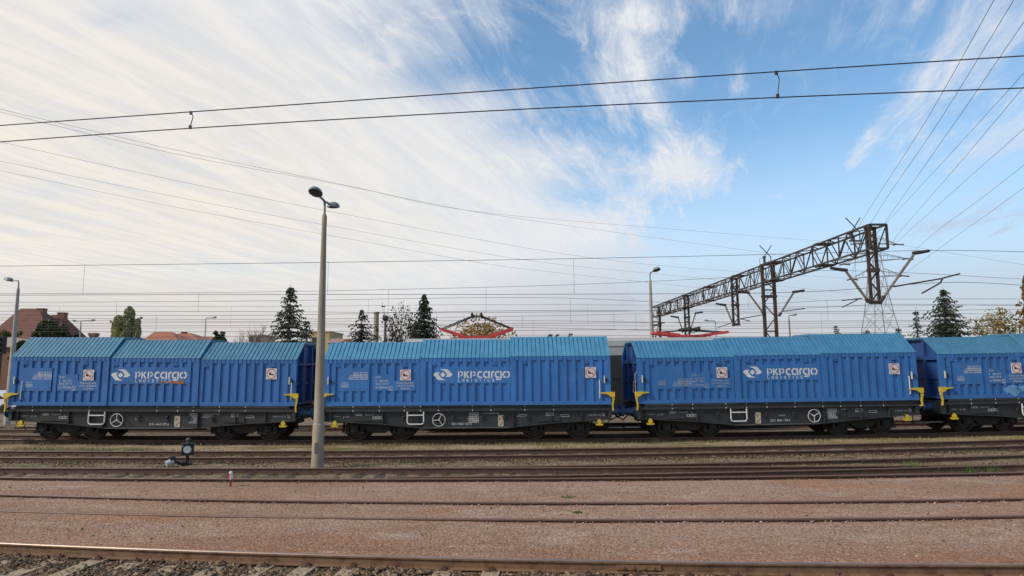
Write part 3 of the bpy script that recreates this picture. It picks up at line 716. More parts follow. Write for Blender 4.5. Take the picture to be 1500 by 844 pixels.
    lt((cfg['num'], cfg['num_x'], .615, .12, -1.316, .78))
    lt(('1 12.04 m 1', -5.15, .93, .085, -1.316, .30)); lt(('p = 26 t', -4.75, .91, .12, -1.316, .26))
    lt(('f', -4.28, -4.02, .985, 1.055, .012, -1.35), ('REV', -4.22, .99, .07, -1.35, .16)); lt(('Poznan 07.07', -3.92, .99, .08, -1.35, .34))
    lt(('f', -3.62, -3.49, .86, .945, .014, -1.35), ('f', -3.48, -3.37, .86, .945, .014, -1.35), ('f', -3.36, -3.24, .86, .945, .014, -1.35), ('1', -3.44, .955, .10, -1.35, .03))
    lt(('NIE SMAROWAC', 1.95, .96, .075, -1.316, .36), ('HAMULEC KE-GP', 1.88, .90, .075, -1.316, .50))
    lt(('f', 3.58, 3.90, .90, .985, .014, -1.317)); lt(('f', 3.02, 3.30, .94, 1.06, .01, -1.35), *[('0123456', 3.04, .945+k*.028, .032, -1.351, .24) for k in range(4)])
    lt(('U 80 KN 9.75', 4.62, .93, .09, -1.316, .50)); lt(('Sp', 5.16, .93, .16, -1.316, .13))
    lt(('31 PKP 505 30559 900', cfg['grid']+.52, 1.02, .075, -1.316, .62)); lt(('OLEJ 2.5', .0 if idx else -.7, .82, .07, -1.316, .25))
    g0 = cfg['grid']; mb = MB(); yy = -1.318
    for r_ in range(6): mb.add([(g0,yy,.70+r_*.072),(g0+.37,yy,.70+r_*.072),(g0+.37,yy,.712+r_*.072),(g0,yy,.712+r_*.072)],[(0,1,2,3)])
    for c_ in range(6): mb.add([(g0+c_*.0716,yy-.001,.70),(g0+.012+c_*.0716,yy-.001,.70),(g0+.012+c_*.0716,yy-.001,1.072),(g0+c_*.0716,yy-.001,1.072)],[(0,1,2,3)])
    for r_ in range(5): text(mb, '18 24 36 07', g0+.02, .722+r_*.072, .05, yy-.002, width=.33)
    mb.build('service_table', LETTERG, W)
    px_ = cfg['placard']; mb = MB(); mb.box(px_-.105, px_+.105, -1.33, -1.312, .55, .98)
    mb.build('placard', [mat('card_holder_cream', (.45,.42,.34), .7, var=.35, vscale=9)], W)
    mb = MB(); mb.add([(px_-.06,-1.333,.60),(px_-.03,-1.333,.58),(px_+.09,-1.333,.73),(px_+.07,-1.333,.75)],[(0,1,2,3)]); mb.add([(px_-.07,-1.333,.80),(px_+.02,-1.333,.80),(px_+.02,-1.333,.88),(px_-.07,-1.333,.88)],[(0,1,2,3)])
    mb.build('placard_mark', RUSTP, W)
    # step, handwheel
    sx0 = cfg['step']; mb = MB(); yy = -1.43
    mb.tube([(sx0,yy,1.13),(sx0,yy,.74),(sx0+.03,yy,.68),(sx0+.09,yy,.655),(sx0+.53,yy,.655),(sx0+.59,yy,.68),(sx0+.62,yy,.74),(sx0+.62,yy,1.13)], .026, 8)
    mb.tube([(sx0,yy,.99),(sx0+.62,yy,.99)], .024, 8); mb.build('step', WHITE, W)
    hx = cfg['wheel']; mb = MB(); n = 24; yy = -1.43
    mb.tube([(hx+.24*math.cos(2*math.pi*i/n), yy, .815+.24*math.sin(2*math.pi*i/n)) for i in range(n+1)], .013, 6)
    for k in range(3):
        a = R(90+120*k+cfg['wrot']); mb.tube([(hx,yy,.815),(hx+.24*math.cos(a),yy,.815+.24*math.sin(a))], .012, 6)
    mb.cyl((hx,-1.30,.815),(hx,-1.45,.815),.03,n=8); mb.build('handwheel', LETTERG if idx == 1 else LETTER, W)
    # yellow locking brackets and lifting hooks, handrails
    for sg in (-1, 1):
        mb = MB(); X_ = sg*5.56; yy = -1.50-.042*(rk[0] if sg < 0 else rk[2])
        mb.bar((X_,yy,1.14),(X_-sg*.02,yy,1.35),.05); mb.bar((X_-sg*.02,yy,1.33),(X_+sg*.02,yy,1.56),.06); mb.bar((X_+sg*.02,yy,1.54),(X_,yy,1.80),.075)
        mb.prismy([(X_+sg*.07,1.84),(X_-sg*.20,1.84),(X_-sg*.48,1.815),(X_-sg*.48,1.79),(X_-sg*.22,1.75),(X_-sg*.06,1.64),(X_+sg*.07,1.66)], yy-.05, yy+.05)
        mb.bar((X_, -1.45, 1.16), (X_, yy, 1.16), .05)
        mb.build('locking_lever', YEL, W)
        mb = MB(); X_ = sg*5.05
        mb.box(X_-.05,X_+.05,-1.40,-1.32,.62,.80); mb.cyl((X_,-1.42,.70),(X_,-1.32,.70),.085,n=12); mb.prismy([(X_-.14,.60),(X_-.12,.57),(X_+.12,.57),(X_+.14,.60),(X_+.14,.65),(X_+.10,.62),(X_-.10,.62),(X_-.14,.65)], -1.42, -1.33)
        mb.build('lifting_hook', YEL, W)
    for X_, side in cfg['rails']:
        yy = -(y0 if X_ < 0 else y2); mb = MB()
        mb.tube([(X_,yy,2.28),(X_,yy-.05,2.26),(X_,yy-.055,1.62),(X_,yy,1.60)], .02, 6); mb.build('grab_handle', WHITE, W)
    for X_ in (-5.32, 5.25):
        yy = -(y0 if X_ < 0 else y2)-.002; mb = MB()
        if cfg.get('latch', True): mb.box(X_-.02,X_+.02,yy-.045,yy,2.18,2.46,0); mb.box(X_+.03,X_+.12,yy-.06,yy,2.25,2.35,1); mb.build('latch', [WHITE, BLACK], W)
    for X_ in cfg['endrails']:
        mb = MB(); z0 = 1.55; s_x = 1 if X_ > 0 else -1
        mb.tube([(X_-s_x*.1,-1.0,2.6),(X_,-1.0,2.58),(X_+s_x*.07,-1.0,2.5),(X_+s_x*.07,-1.0,1.65),(X_,-1.0,1.6)], .018, 6)
        mb.tube([(X_-s_x*.1,-.9,2.25),(X_+s_x*.12,-.9,2.2),(X_+s_x*.14,-.9,1.8),(X_,-.9,1.72)], .018, 6)
        mb.build('grab_handle', WHITE, W)
    # buffers
    for sx_ in (-1, 1):
        for y in (-.875, .875):
            mb = MB(); mb.box(*sorted((sx_*5.50, sx_*5.545)), y-.19, y+.19, .88, 1.24); mb.cyl((sx_*5.53,y,1.06),(sx_*5.80,y,1.06),.135,n=16); mb.cyl((sx_*5.78,y,1.06),(sx_*5.97,y,1.06),.10,n=16)
            mb.cyl((sx_*5.55,y,1.06),(sx_*5.60,y,1.06),.16,n=16)
            b = mb.build('buffer', BUFB, W, smooth=True)
            mb = MB(); mb.cyl((sx_*5.965,y,1.06),(sx_*6.01,y,1.06),.20,.19,n=20); mb.build('buffer_head', BUFB, b, smooth=True)
        mb = MB(); mb.bar((sx_*5.5,0,1.04),(sx_*5.85,0,1.04),.09,.16); mb.tube([(sx_*5.8,0,1.0),(sx_*5.95,0,.82),(sx_*6.0,.02,.78)], .04, 8); mb.build('coupling', BOGIE, W); mb = MB(); mb.tube([(sx_*5.5,.35,.85),(sx_*5.75,.33,.62),(sx_*5.98,.2,.75)], .03, 6); mb.build('brake_hose', BLACK, W); mb = MB()
        mb.tube([(sx_*5.45,-1.1,.82),(sx_*5.45,-1.1,.45),(sx_*5.8,-1.05,.45)], .02, 5); mb.tube([(sx_*5.3,-1.1,.80),(sx_*5.05,-1.1,.42)], .015, 5)
        mb.build('step_bracket', BOGIE, W)
        mb = MB(); mb.box(*sorted((sx_*5.42, sx_*5.98)), -1.25, -.85, .45, .475); mb.build('shunter_step', FRAMEL, W)
    for X_ in (-3.45, 3.45):
        bo = make_bogie(W, X_)
        for ax in (-.875, .875):
            for sg in (-1, 1):
                if WM is None:
                    WM = wheel_mesh().build('wheel', WHEELM, bo, smooth=True); o = WM
                else:
                    o = WM.copy(); COL.objects.link(o); o.parent = bo
                o.location = (ax, sg*.75, .46); o.rotation_euler = (0, 0, 0 if sg < 0 else math.pi)
    return W
base = dict(stiff=[-5.2,-3.23,-1.9,1.75,3.2,4.35], plates=[(-4.36,-3.24),(2.7,3.55)], endrails=[])
X2 = (684.5-736)/PXM
cfgs = [
 (X2-12.03, dict(base, b=(-1.71,1.76), rank=(2,1,0), logo_dx=-.33, text_dx=-.08, signs=(-2.47,4.55), num='3151 4665 077-6', num_x=-.15, grid=1.40, placard=.95, step=-2.42, wheel=-1.33, wrot=0, rails=[(-5.0,0),(5.35,0)], ticks=[-4.6,-3.5,-2.4,.2,1.0,1.6,2.6,3.6], rust=True, endrails=[]),
  'blue covered wagon at the left end of the train with rusty scraped lettering'),
 (X2, dict(base, b=(-1.81,1.65), rank=(0,1,2), logo_dx=0, text_dx=0, signs=(-2.37,4.73), num='0231 4665 157-0', num_x=-.62, grid=.06, placard=1.28, step=-2.28, wheel=-1.08, wrot=-25, rails=[(5.06,0)], ticks=[-4.35,-3.35,-2.4,-1.78,-1.1,.2,.9,2.2,3.3], endrails=[5.42]),
  'blue covered wagon right of the concrete lamp post with its right roof section raised'),
 (X2+12.03, dict(base, b=(-1.71,1.71), rank=(0,1,2), logo_dx=-.08, text_dx=.12, signs=(-2.2,4.58), num='0231 4665 178-2', num_x=-.35, grid=1.94, placard=-.82, step=-1.92, wheel=1.34, wrot=180, rails=[(5.12,0)], ticks=[-4.2,-3.4,-2.1,-1.3,-.5,.6,1.7,2.4,3.2,4.1], faded=True, tbl=(-4.25,2.02), endrails=[-5.42,5.42]),
  'blue covered wagon under the steel gantry with faded lettering, third from left'),
 (X2+24.06, dict(base, b=(-1.85,1.65), rank=(0,1,2), logo_dx=0, text_dx=0, signs=(-2.37,4.73), num='0231 4665 143-0', num_x=-.62, grid=.06, placard=-1.55, step=-2.28, wheel=-.9, wrot=40, rails=[(5.06,0)], ticks=[-4.35,-3.35,-2.4,-1.1,.2,.9,2.2], spray=True, endrails=[]),
  'blue covered wagon with pale blue spray patch cut off by the right edge'),
]
for i, (X, cfg, lab) in enumerate(cfgs): build_wagon(i, X, cfg, lab)

# ------------------------------------------------------------------ lamp posts
def head(parent, p, dirv, s=1.0, kind=0):
    d = Vector(dirv).normalized()
    h = bpy.data.objects.new('lamp_head', None)
    mb = MB(); n = 14; m = 6; vs = []
    for j in range(m+1):
        ph = (math.pi/2)*j/m
        for i in range(n):
            t = 2*math.pi*i/n; vs.append((.30*math.cos(ph)*math.cos(t)*(1.0 if math.cos(t) > 0 else .85), .20*math.cos(ph)*math.sin(t), .17*math.sin(ph)))
    mb.add(vs, [(j*n+i, j*n+(i+1)%n, (j+1)*n+(i+1)%n, (j+1)*n+i) for j in range(m) for i in range(n)])
    o = mb.build('lamp_head', LAMPG, parent, smooth=True)
    mb = MB(); mb.ball((0,0,0), .285*.96, .19, .05, 14, 6); mb.build('glass', LAMPD, o, smooth=True)
    o.location = p; o.rotation_euler = (0, R(-12), math.atan2(d.y, d.x)); o.scale = (s,s,s)
    return o
def lamp(name, label, px, py_base, D, ztop, heads, r0, r1, group='concrete lamp posts', pm=CONC, thin=False):
    b = at_y(px, py_base, D); t = thing(name, label, 'lamp post', (b.x, D, -.2), 0, group)
    H = ztop+.2; mb = MB()
    n = 16; prof = [(0,r0*1.02),(H*.35,r0*.9),(H-.75,r1),(H-.74,r1*1.05),(H-.45,r1*1.05),(H-.36,r1*.6)]
    vs = [(r*math.cos(2*math.pi*i/n), r*math.sin(2*math.pi*i/n), z) for z, r in prof for i in range(n)]
    mb.add(vs, [(k*n+i, k*n+(i+1)%n, (k+1)*n+(i+1)%n, (k+1)*n+i) for k in range(len(prof)-1) for i in range(n)]+[tuple(range((len(prof)-1)*n, len(prof)*n))])
    mb.build('pole', pm, t, smooth=True)
    if r0 == .150:
        mb = MB(); mb.cyl((0,0,0),(0,0,1.36),.178,.168,n=18); mb.cyl((0,0,1.36),(0,0,1.40),.168,.15,n=18); mb.cyl((0,0,0),(0,0,.10),.27,.24,n=10); mb.build('base_sleeve', pm, t, smooth=True); mb = MB(); mb.box(-.05,.05,-.182,-.15,.55,.85); mb.build('hatch', FRAMEL, t)
    for (dx_, dy_, rise, reach) in heads:
        L = math.hypot(dx_, dy_); dx_, dy_ = dx_/L, dy_/L; mb = MB()
        pts = [(0,0,H-.45),(0,0,H-.1),(dx_*reach*.1,dy_*reach*.1,H+rise*.6),(dx_*reach*.4,dy_*reach*.4,H+rise),(dx_*(reach-.1),dy_*(reach-.1),H+rise)]
        mb.tube(pts, .035 if not thin else .05, 8); mb.build('arm', LAMPG, t, smooth=True)
        head(t, (dx_*(reach+.1), dy_*(reach+.1), H+rise+.01), (dx_, dy_, 0))
    return t
lp = lamp('lamp_post', 'tall tapered concrete lamp post with two hooded lamps in front of the wagons', 465, 681, 19.6, 7.92, [(-.05,-1,.05,.75),(.05,1,.05,.75)],   .150, .072)
lamp('lamp_post', 'concrete lamp post at the left edge beyond the end of the train', 17, 540, 36, 7.65, [(-1,.1,.05,.50)], .16, .075, pm=CONCL)
lamp('lamp_post', 'pale lamp post next to the far foot of the steel gantry', 955, 495, 36, 7.95, [(.25,-1,.05,.7)], .16, .075, pm=CONCL)
lamp('lamp_post', 'slender lamp post with a double lamp above the red roofed house', 117, 495, 72, 7.9, [(-1,.3,.0,.9),(1,.3,.05,1.0)], .14, .07, pm=CONCL, thin=True)
lamp('lamp_post', 'small distant lamp post right of the gantry support', 1157, 490, 70, 8.0, [(1,.3,.0,.7)], .14, .08, thin=True)
lamp('lamp_post', 'thin distant lamp post above the round green tree', 300.5, 490, 75, 8.4, [(1,.2,.0,.8)], .09, .05, pm=PYL, thin=True)
lamp('lamp_post', 'thin distant lamp post behind the raised red pantograph', 721, 490, 80, 8.5, [(-1,.2,.1,1.0)], .08, .05, pm=PYL, thin=True)
lamp('lamp_post', 'thin distant lamp post with curved top left of the hanging gantry post', 1049, 495, 80, 8.0, [(-1,.2,.1,1.0)], .08, .05, pm=PYL, thin=True)

# ------------------------------------------------------------------ dwarf signal and marker post
b = at_z(274, 683, -.16)
S = thing('point_indicator', 'black point lantern with a white disc standing between the tracks', 'signal', (b.x, b.y, -.16), R(22))
mb = MB(); mb.box(-.17,.17,-.14,.14,.36,.68); mb.box(-.19,.19,-.155,.155,.675,.695); mb.box(-.185,.185,-.15,.15,.345,.362); mb.build('lantern_box', BLACK, S)
mb = MB(); mb.cyl((0,0,.69),(0,0,.76),.06,.05,n=12); mb.ball((0,0,.80),.075,.075,.065); mb.build('vent_cap', mat('vent_grey', (.06,.065,.06), .6, var=.3), S, smooth=True)
mb = MB(); n = 24; c = (-.01,-.143,.52); mb.add([(c[0]+.112*math.cos(2*math.pi*i/n), c[1], c[2]+.112*math.sin(2*math.pi*i/n)) for i in range(n)], [tuple(range(n))]); mb.add([(-.155,-.143,.60),(-.13,-.143,.60),(-.13,-.143,.66),(-.155,-.143,.66)],[(0,1,2,3)]); mb.build('white_disc', WHITE, S)
mb = MB(); mb.add([(.173,-.06,.38),(.173,.08,.38),(.173,.08,.66),(.173,-.06,.66)],[(0,1,2,3)]); mb.build('white_bar', WHITE, S)
mb = MB(); mb.cyl((0,0,0),(0,0,.36),.045,n=10); mb.box(-.16,.16,-.12,.12,-.03,.05); mb.box(-.10,.02,-.1,.1,.05,.14); mb.box(.08,.15,-.1,.0,.03,.10); mb.build('stand', BLACK, S)
mb = MB(); mb.tube([(-.05,-.02,.08),(-.2,-.06,.10),(-.40,-.16,.22)], [.04,.04,.03], 8); mb.build('lever', BLACK, S)
mb = MB(); mb.cyl((-.56,-.22,.13),(-.37,-.15,.20),.092,n=16); mb.build('counterweight', mat('dirty_white', (.48,.46,.43), .7, var=.35, vscale=12), S, smooth=True)
mb = MB(); mb.cyl((-.47,-.19,.245),(-.34,-.13,.29),.085,n=16); mb.build('counterweight_top', BLACK, S, smooth=True)
b = at_z(337.5, 713, -.05)
S = thing('marker_post', 'short post with white and red top standing in the red gravel', 'marker post', (b.x, b.y, -.06))
mb = MB(); mb.cyl((0,0,0),(0,0,.20),.026,n=10); mb.build('post', mat('post_red_brown', (.22,.045,.03), .6, var=.2), S)
mb = MB(); mb.cyl((0,0,.19),(0,0,.34),.048,n=16); mb.ball((0,0,.34),.048,.048,.045,16,8); mb.build('cap', WHITE, S, smooth=True)
mb = MB(); n = 6; vs = [(.0495*math.cos(a), .0495*math.sin(a), z) for z in (.188,.335) for a in [R(165+20*k) for k in range(n)]]; mb.add(vs, [(i,i+1,n+i+1,n+i) for i in range(n-1)]); mb.build('red_band', REDP, S)

# ------------------------------------------------------------------ locomotive
LX = 3.6; ly = cL(LX)+GA/2; la = math.atan((cL(LX+3)-cL(LX-3))/6)
Lo = thing('locomotive', 'dark electric locomotive with grey roof and red pantographs behind the wagons', 'locomotive', (LX, ly, 0), la)
mb = MB(); mb.box(-8.1,8.1,-1.48,1.48,1.0,3.28); mb.box(-8.0,8.0,-1.35,1.35,.55,1.0)
for k in range(9): mb.box(-6.6+k*1.6,-5.6+k*1.6,-1.50,-1.47,2.2,2.9)
mb.build('body', LOCOD, Lo)
mb = MB(); mb.prismx([(-1.50,3.28),(-1.50,3.72),(-1.42,3.76),(-1.40,3.95),(-.9,4.12),(.9,4.12),(1.40,3.95),(1.42,3.76),(1.50,3.72),(1.50,3.28)], -8.15, 8.15); mb.box(-7.9,7.9,-1.53,-1.49,3.70,3.76); mb.build('roof', LOCOL, Lo)
for X_ in (-5, 5):
    o = make_bogie(Lo, X_)
    for ax in (-.875, .875):
        for sg in (-1, 1):
            w2 = WM.copy(); COL.objects.link(w2); w2.parent = o; w2.location = (ax, sg*.75, .46)
def panto(X_, up, lab):
    mb = MB(); kn = 1.72; zk = 4.60 if up else 4.38; zb = 4.24
    for y in (-.55, .55):
        for sg in (-1, 1):
            mb.bar((X_+sg*.62, y, zb), (X_+sg*kn, y*1.05, zk), .10, .13)
        mb.bar((X_-.9, y, zb-.03), (X_+.9, y, zb-.03), .09)
        mb.cyl((X_-.6,y,4.0),(X_-.6,y,zb),.06,n=8); mb.cyl((X_+.6,y,4.0),(X_+.6,y,zb),.06,n=8)
    for sg in (-1, 1): mb.bar((X_+sg*kn,-.6,zk),(X_+sg*kn,.6,zk),.07); mb.bar((X_+sg*.62,-.6,zb),(X_+sg*.62,.6,zb),.08)
    p = mb.build('pantograph', REDPAN, Lo, label=lab)
    zt = 5.22 if up else 4.50; mb = MB()
    for y in (-.45,.45):
        for sg in (-1, 1): mb.bar((X_+sg*kn, y, zk), (X_+sg*.22, y*.7, zt), .05)
    for sg in (-1,1):
        mb.bar((X_+sg*.22,-.95,zt+.05),(X_+sg*.22,.95,zt+.05),.09,.14); mb.bar((X_+sg*.22,-.4,zt-.1),(X_+sg*.22,-.4,zt+.1),.05); mb.bar((X_+sg*.22,.4,zt-.1),(X_+sg*.22,.4,zt+.1),.05)
    mb.bar((X_-.22,-.4,zt),(X_+.22,-.4,zt),.05); mb.bar((X_-.22,.4,zt),(X_+.22,.4,zt),.05)
    mb.build('upper_arm', BLACK, p)
px0 = at_y(699, 490, ly).x-LX; panto(px0, True, 'raised pantograph'); px1 = at_y(1010, 490, ly).x-LX; panto(px1, False, 'lowered pantograph')

# ------------------------------------------------------------------ gantry
GX = at_y(1278, 340, 26.4).x; Y0, Y1 = 26.0, 65.5; GT, GB, HWD = 8.55, 7.55, .36
G = thing('catenary_gantry', 'long dark steel lattice gantry carrying overhead wires across the tracks', 'gantry', (GX, Y0, 0))
mb = MB(); n = int((Y1-Y0)/.82); st = (Y1-Y0)/n
for x in (-HWD, HWD):
    for z in (GB, GT): mb.bar((x,0,z),(x,Y1-Y0,z),.07)
    for k in range(n):
        a, b = (GB, GT) if k % 2 else (GT, GB)
        mb.bar((x,k*st,a),(x,(k+1)*st,b),.036)
        if k % 3 == 0: mb.bar((x,k*st,GB),(x,k*st,GT),.05)
for k in range(n):
    s = -1 if k % 2 else 1
    mb.bar((-HWD*s,k*st,GB),(HWD*s,(k+1)*st,GB),.04); mb.bar((-HWD*s,k*st,GT),(HWD*s,(k+1)*st,GT),.04)
for y in (0, Y1-Y0):
    for z in (GB, GT): mb.bar((-HWD,y,z),(HWD,y,z),.08)
    for x in (-HWD, HWD): mb.bar((x,y,GB),(x,y,GT),.08)
for y in (4.5, 10.2, 15.8, 22, 28, 34): mb.box(-HWD-.05,HWD+.05,y-.22,y+.22,GT-.03,GT+.06); mb.box(-HWD-.05,HWD+.05,y-.22,y+.22,GB-.06,GB+.03)
mb.build('truss', GANT, G)
def post(name, y, z0, z1, hx, leg, step, side=.05):
    mb = MB()
    for x in (-hx, hx):
        mb.box(x-leg/2,x+leg/2,y-side,y+side,z0,z1)
    k = 0; z = z0+.1
    while z+step < z1:
        s = -1 if k % 2 else 1; mb.bar((-hx*s,y,z),(hx*s,y,z+step),.05); 
        if k % 3 == 0: mb.bar((-hx,y-.06,z),(hx,y-.06,z),.08)
        z += step; k += 1
    mb.box(-hx-leg*.6,hx+leg*.6,y-side-.04,y+side+.04,z1-.05,z1+.02); mb.box(-hx-leg*.6,hx+leg*.6,y-side-.04,y+side+.04,z0,z0+.12); mb.box(-hx-leg*.65,hx+leg*.65,y-side-.03,y+side+.03,6.65,6.80)
    return mb.build(name, GANT, G)
post('drop_post', .55, 5.30, GT, .17, .11, .42)
post('drop_post', 16.7, 5.35, GT, .17, .14, .42)
post('drop_post', 28.1, 5.0, GT, .17, .14, .42)
post('support_post', 11.2, -.2, GT+.05, .33, .15, .8, .09)
post('support_post', Y1-Y0-.3, -.2, GT, .42, .2, .8, .12)
def arm(y, x0, z0, x1, z1, tip):
    mb = MB(); mb.tube([(x0,y,z0),(x1,y,z1)], .055, 8)
    o = mb.build('bracket_arm', ARM, G)
    mb = MB(); mb.tube([(x1-tip*.08,y,z1),(x1+tip*.2,y,z1+.03),(x1+tip*.62,y,z1+.10)], [.075,.075,.06], 8); mb.build('insulator', INS, o); mb = MB(); mb.cyl((x0,y,z0),(x0+(x1-x0)*.12,y,z0+(z1-z0)*.12),.085,n=8); mb.build('insulator', INS, o)
def gp(px, py, y): p = at_y(px, py, Y0+y); return p.x-GX, p.z
for (y, ax, ay, bx, by, tip) in [(.45,1289,443,1340,371,1),(.45,1273,443,1238,396,-1),(11.1,1119,460,1096,429,-1),(11.1,1141,463,1163,428,1),(16.6,1075,478,1062,447,-1),(28.0,1001,487,993,465,-1),(28.0,1010,487,1019,459,1),(38.9,960,495,965,474,1)]:
    x0, z0 = gp(ax, ay, y); x1_, z1_ = gp(bx, by, y); arm(y, x0, z0, x1_, z1_, tip)
def regarm(y, pts, r=.035):
    mb = MB()
    for seg in pts: mb.tube([(lambda q: (q[0], y+.1*i, q[1]))(gp(*p, y)) for i, p in enumerate(seg)], r, 6)
    mb.build('registration_arm', GANT, G)
regarm(.45, [[(1309,420),(1380,408),(1411,400)],[(1381,407),(1380,414),(1355,429)]])
regarm(.45, [[(1263,437),(1235,440)],[(1258,438),(1236,450)]], .025)
regarm(11.1, [[(1119,461),(1085,467),(1100,470)]], .03); regarm(11.1, [[(1146,456),(1180,452)]], .03)
regarm(16.6, [[(1072,473),(1052,480)]], .03); regarm(28.0, [[(1013,488),(1030,484)]], .03)
for (px, py, y) in [(1250,333,4.0),(1122,377,11.2)]:
    x, z = gp(px, py, y); z = GT+.05; mb = MB()
    mb.cyl((x-.1,y,z),(x-.1,y,z+.42),.07,n=10); mb.cyl((x-.1,y,z+.42),(x-.1,y,z+.50),.10,n=10); mb.tube([(x-.1,y,z+.48),(x+.36,y,z+1.15)],.025,6); mb.tube([(x+.26,y,z+.48),(x-.34,y,z+1.15)],.025,6); mb.bar((x-.25,y,z+.03),(x+.35,y,z+.03),.07); mb.bar((x+.28,y,z),(x+.28,y,z+.5),.04); mb.tube([(x-.1,y,z+.45),(x-.4,y,z+.3),(x-.45,y-.3,z-.4)],.015,5)
    mb.build('surge_arrester', INS, G)

# ------------------------------------------------------------------ overhead wires
def smooth_pts(P, n=14):
    xs = [p[0] for p in P]; out = []
    m = len(P)
    for k in range(m-1):
        for j in range(n):
            t = j/n; p0 = P[max(k-1,0)]; p1 = P[k]; p2 = P[k+1]; p3 = P[min(k+2,m-1)]
            out.append(tuple(.5*((2*b)+(-a+c)*t+(2*a-5*b+4*c-d)*t*t+(-a+3*b-3*c+d)*t**3) for a,b,c,d in zip(p0,p1,p2,p3)))
    out.append(P[-1]); return out
def line_at(P, Ya, Yb=None):           # photo points on a wire hanging over plan line Ya..Yb
    out = []; Yb = Yb or Ya
    i0, i1 = 1/Ya, 1/Yb; xa, xb = P[0][0], P[-1][0]
    for px, py in smooth_pts(P, 8):
        t = (px-xa)/(xb-xa); out.append(at_y(px, py, 1/(i0+(i1-i0)*t)))
    return out
def ext(L): 
    a, b = L[0]-L[1], L[-1]-L[-2]; return [L[0]+a.normalized()*14] + L + [L[-1]+b.normalized()*14]
def interp_z(L, x):
    for a, b in zip(L[:-1], L[1:]):
        if a.x <= x <= b.x: t = (x-a.x)/max(1e-6,(b.x-a.x)); return a+(b-a)*t
    return None
def catenary(label, Y, mes, con, drops, r=.008, Yb=None, m=WIRE, thick_drop=False, rc=None):
    T = thing('overhead_line', label, 'overhead wire', (0, Y, 5.6), 0, 'overhead line wire pairs')
    inv = Matrix.Translation((0, -Y, -5.6))
    A = ext(line_at(mes, Y, Yb)); B = ext(line_at(con, Y, Yb))
    A = [inv @ p for p in A]; B = [inv @ p for p in B]
    mb = MB(); mb.tube(A, r, 5); mb.build('messenger_wire', m, T)
    mb = MB(); mb.tube(B, rc or r, 5); mb.build('contact_wire', m, T)
    for px in drops:
        x = at_y(px, 420, Y if not Yb else 1/(1/Y+(1/Yb-1/Y)*px/1500)).x
        p, q = interp_z(A, x), interp_z(B, x)
        if p is None or q is None: continue
        mb = MB(); 
        if thick_drop:
            s = Vector((.03,0,0)); mb.tube([p, p*.7+q*.3+s, p*.3+q*.7+s*.3, q], .006, 5); mb.box(p.x-.016,p.x+.016,p.y-.01,p.y+.01,p.z-.035,p.z+.008); mb.box(q.x-.016,q.x+.016,q.y-.01,q.y+.01,q.z-.008,q.z+.04)
        else: mb.tube([p, q], r*.6, 4)
        mb.build('dropper', m, T)
pa, pb = at_z(0, 208, 5.9), at_z(1500, 129, 5.9)
catenary('pair of wires with two droppers, highest and nearest in front of the clouds', pa.y, [(0,184),(280,164),(710,134),(1140,105),(1500,82)], [(0,208),(280,188),(710,163),(1138,143),(1500,129)], [267, 1156], r=.0075, Yb=pb.y, thick_drop=True)
catenary('wire pair over the blue wagons ending at the nearest gantry bracket tips', 26.4, [(0,390),(440,385),(840,379),(1120,373),(1360,367),(1500,369)], [(0,432.5),(370,431.5),(840,431),(1170,428),(1380,414),(1500,418)], [122, 480, 841, 1255], r=.010)
catenary('wire pair over the locomotive touching its raised pantograph', 31.3, [(0,430.5),(370,428),(780,419),(1040,408),(1225,396.5),(1500,409)], [(0,456),(370,456.5),(699,458),(1150,452),(1300,446),(1500,448)], [292, 569, 712, 1095, 1300], r=.009)
catenary('wire pair beyond the locomotive at the hanging gantry post', 42, [(0,443),(370,441),(780,436),(1062,446),(1250,439),(1500,438)], [(0,478),(370,477),(780,474),(1150,471),(1500,468)], [173, 540, 835, 1210], r=.012)
catenary('thin far wire pair level with the tops of the spruces', 47, [(0,461),(370,462),(780,455),(1150,457),(1500,453)], [(0,486),(370,486),(780,484),(1150,481),(1500,477)], [232, 430, 640, 898, 1380], r=.014)
catenary('thin far wire pair crossing just above the small spruces', 53, [(0,465.5),(370,468),(780,463),(1019,459),(1500,460)], [(0,475),(370,473),(780,480),(1150,488),(1500,484)], [300, 765, 930, 1200], r=.014)
catenary('lowest and farthest wire pair skimming over the wagon roofs', 60, [(0,469),(370,471),(780,470),(1150,474),(1500,468)], [(0,495),(370,493),(780,491),(1150,493),(1500,490)], [400, 780, 1120], r=.015)
catenary('faint far wire pair behind the bare trees, next above the lowest pair', 70, [(0,448),(370,449),(780,446),(1150,449),(1500,446)], [(0,481.5),(370,480),(780,477),(1150,478),(1500,473)], [90, 340, 610, 860, 1340], r=.014)

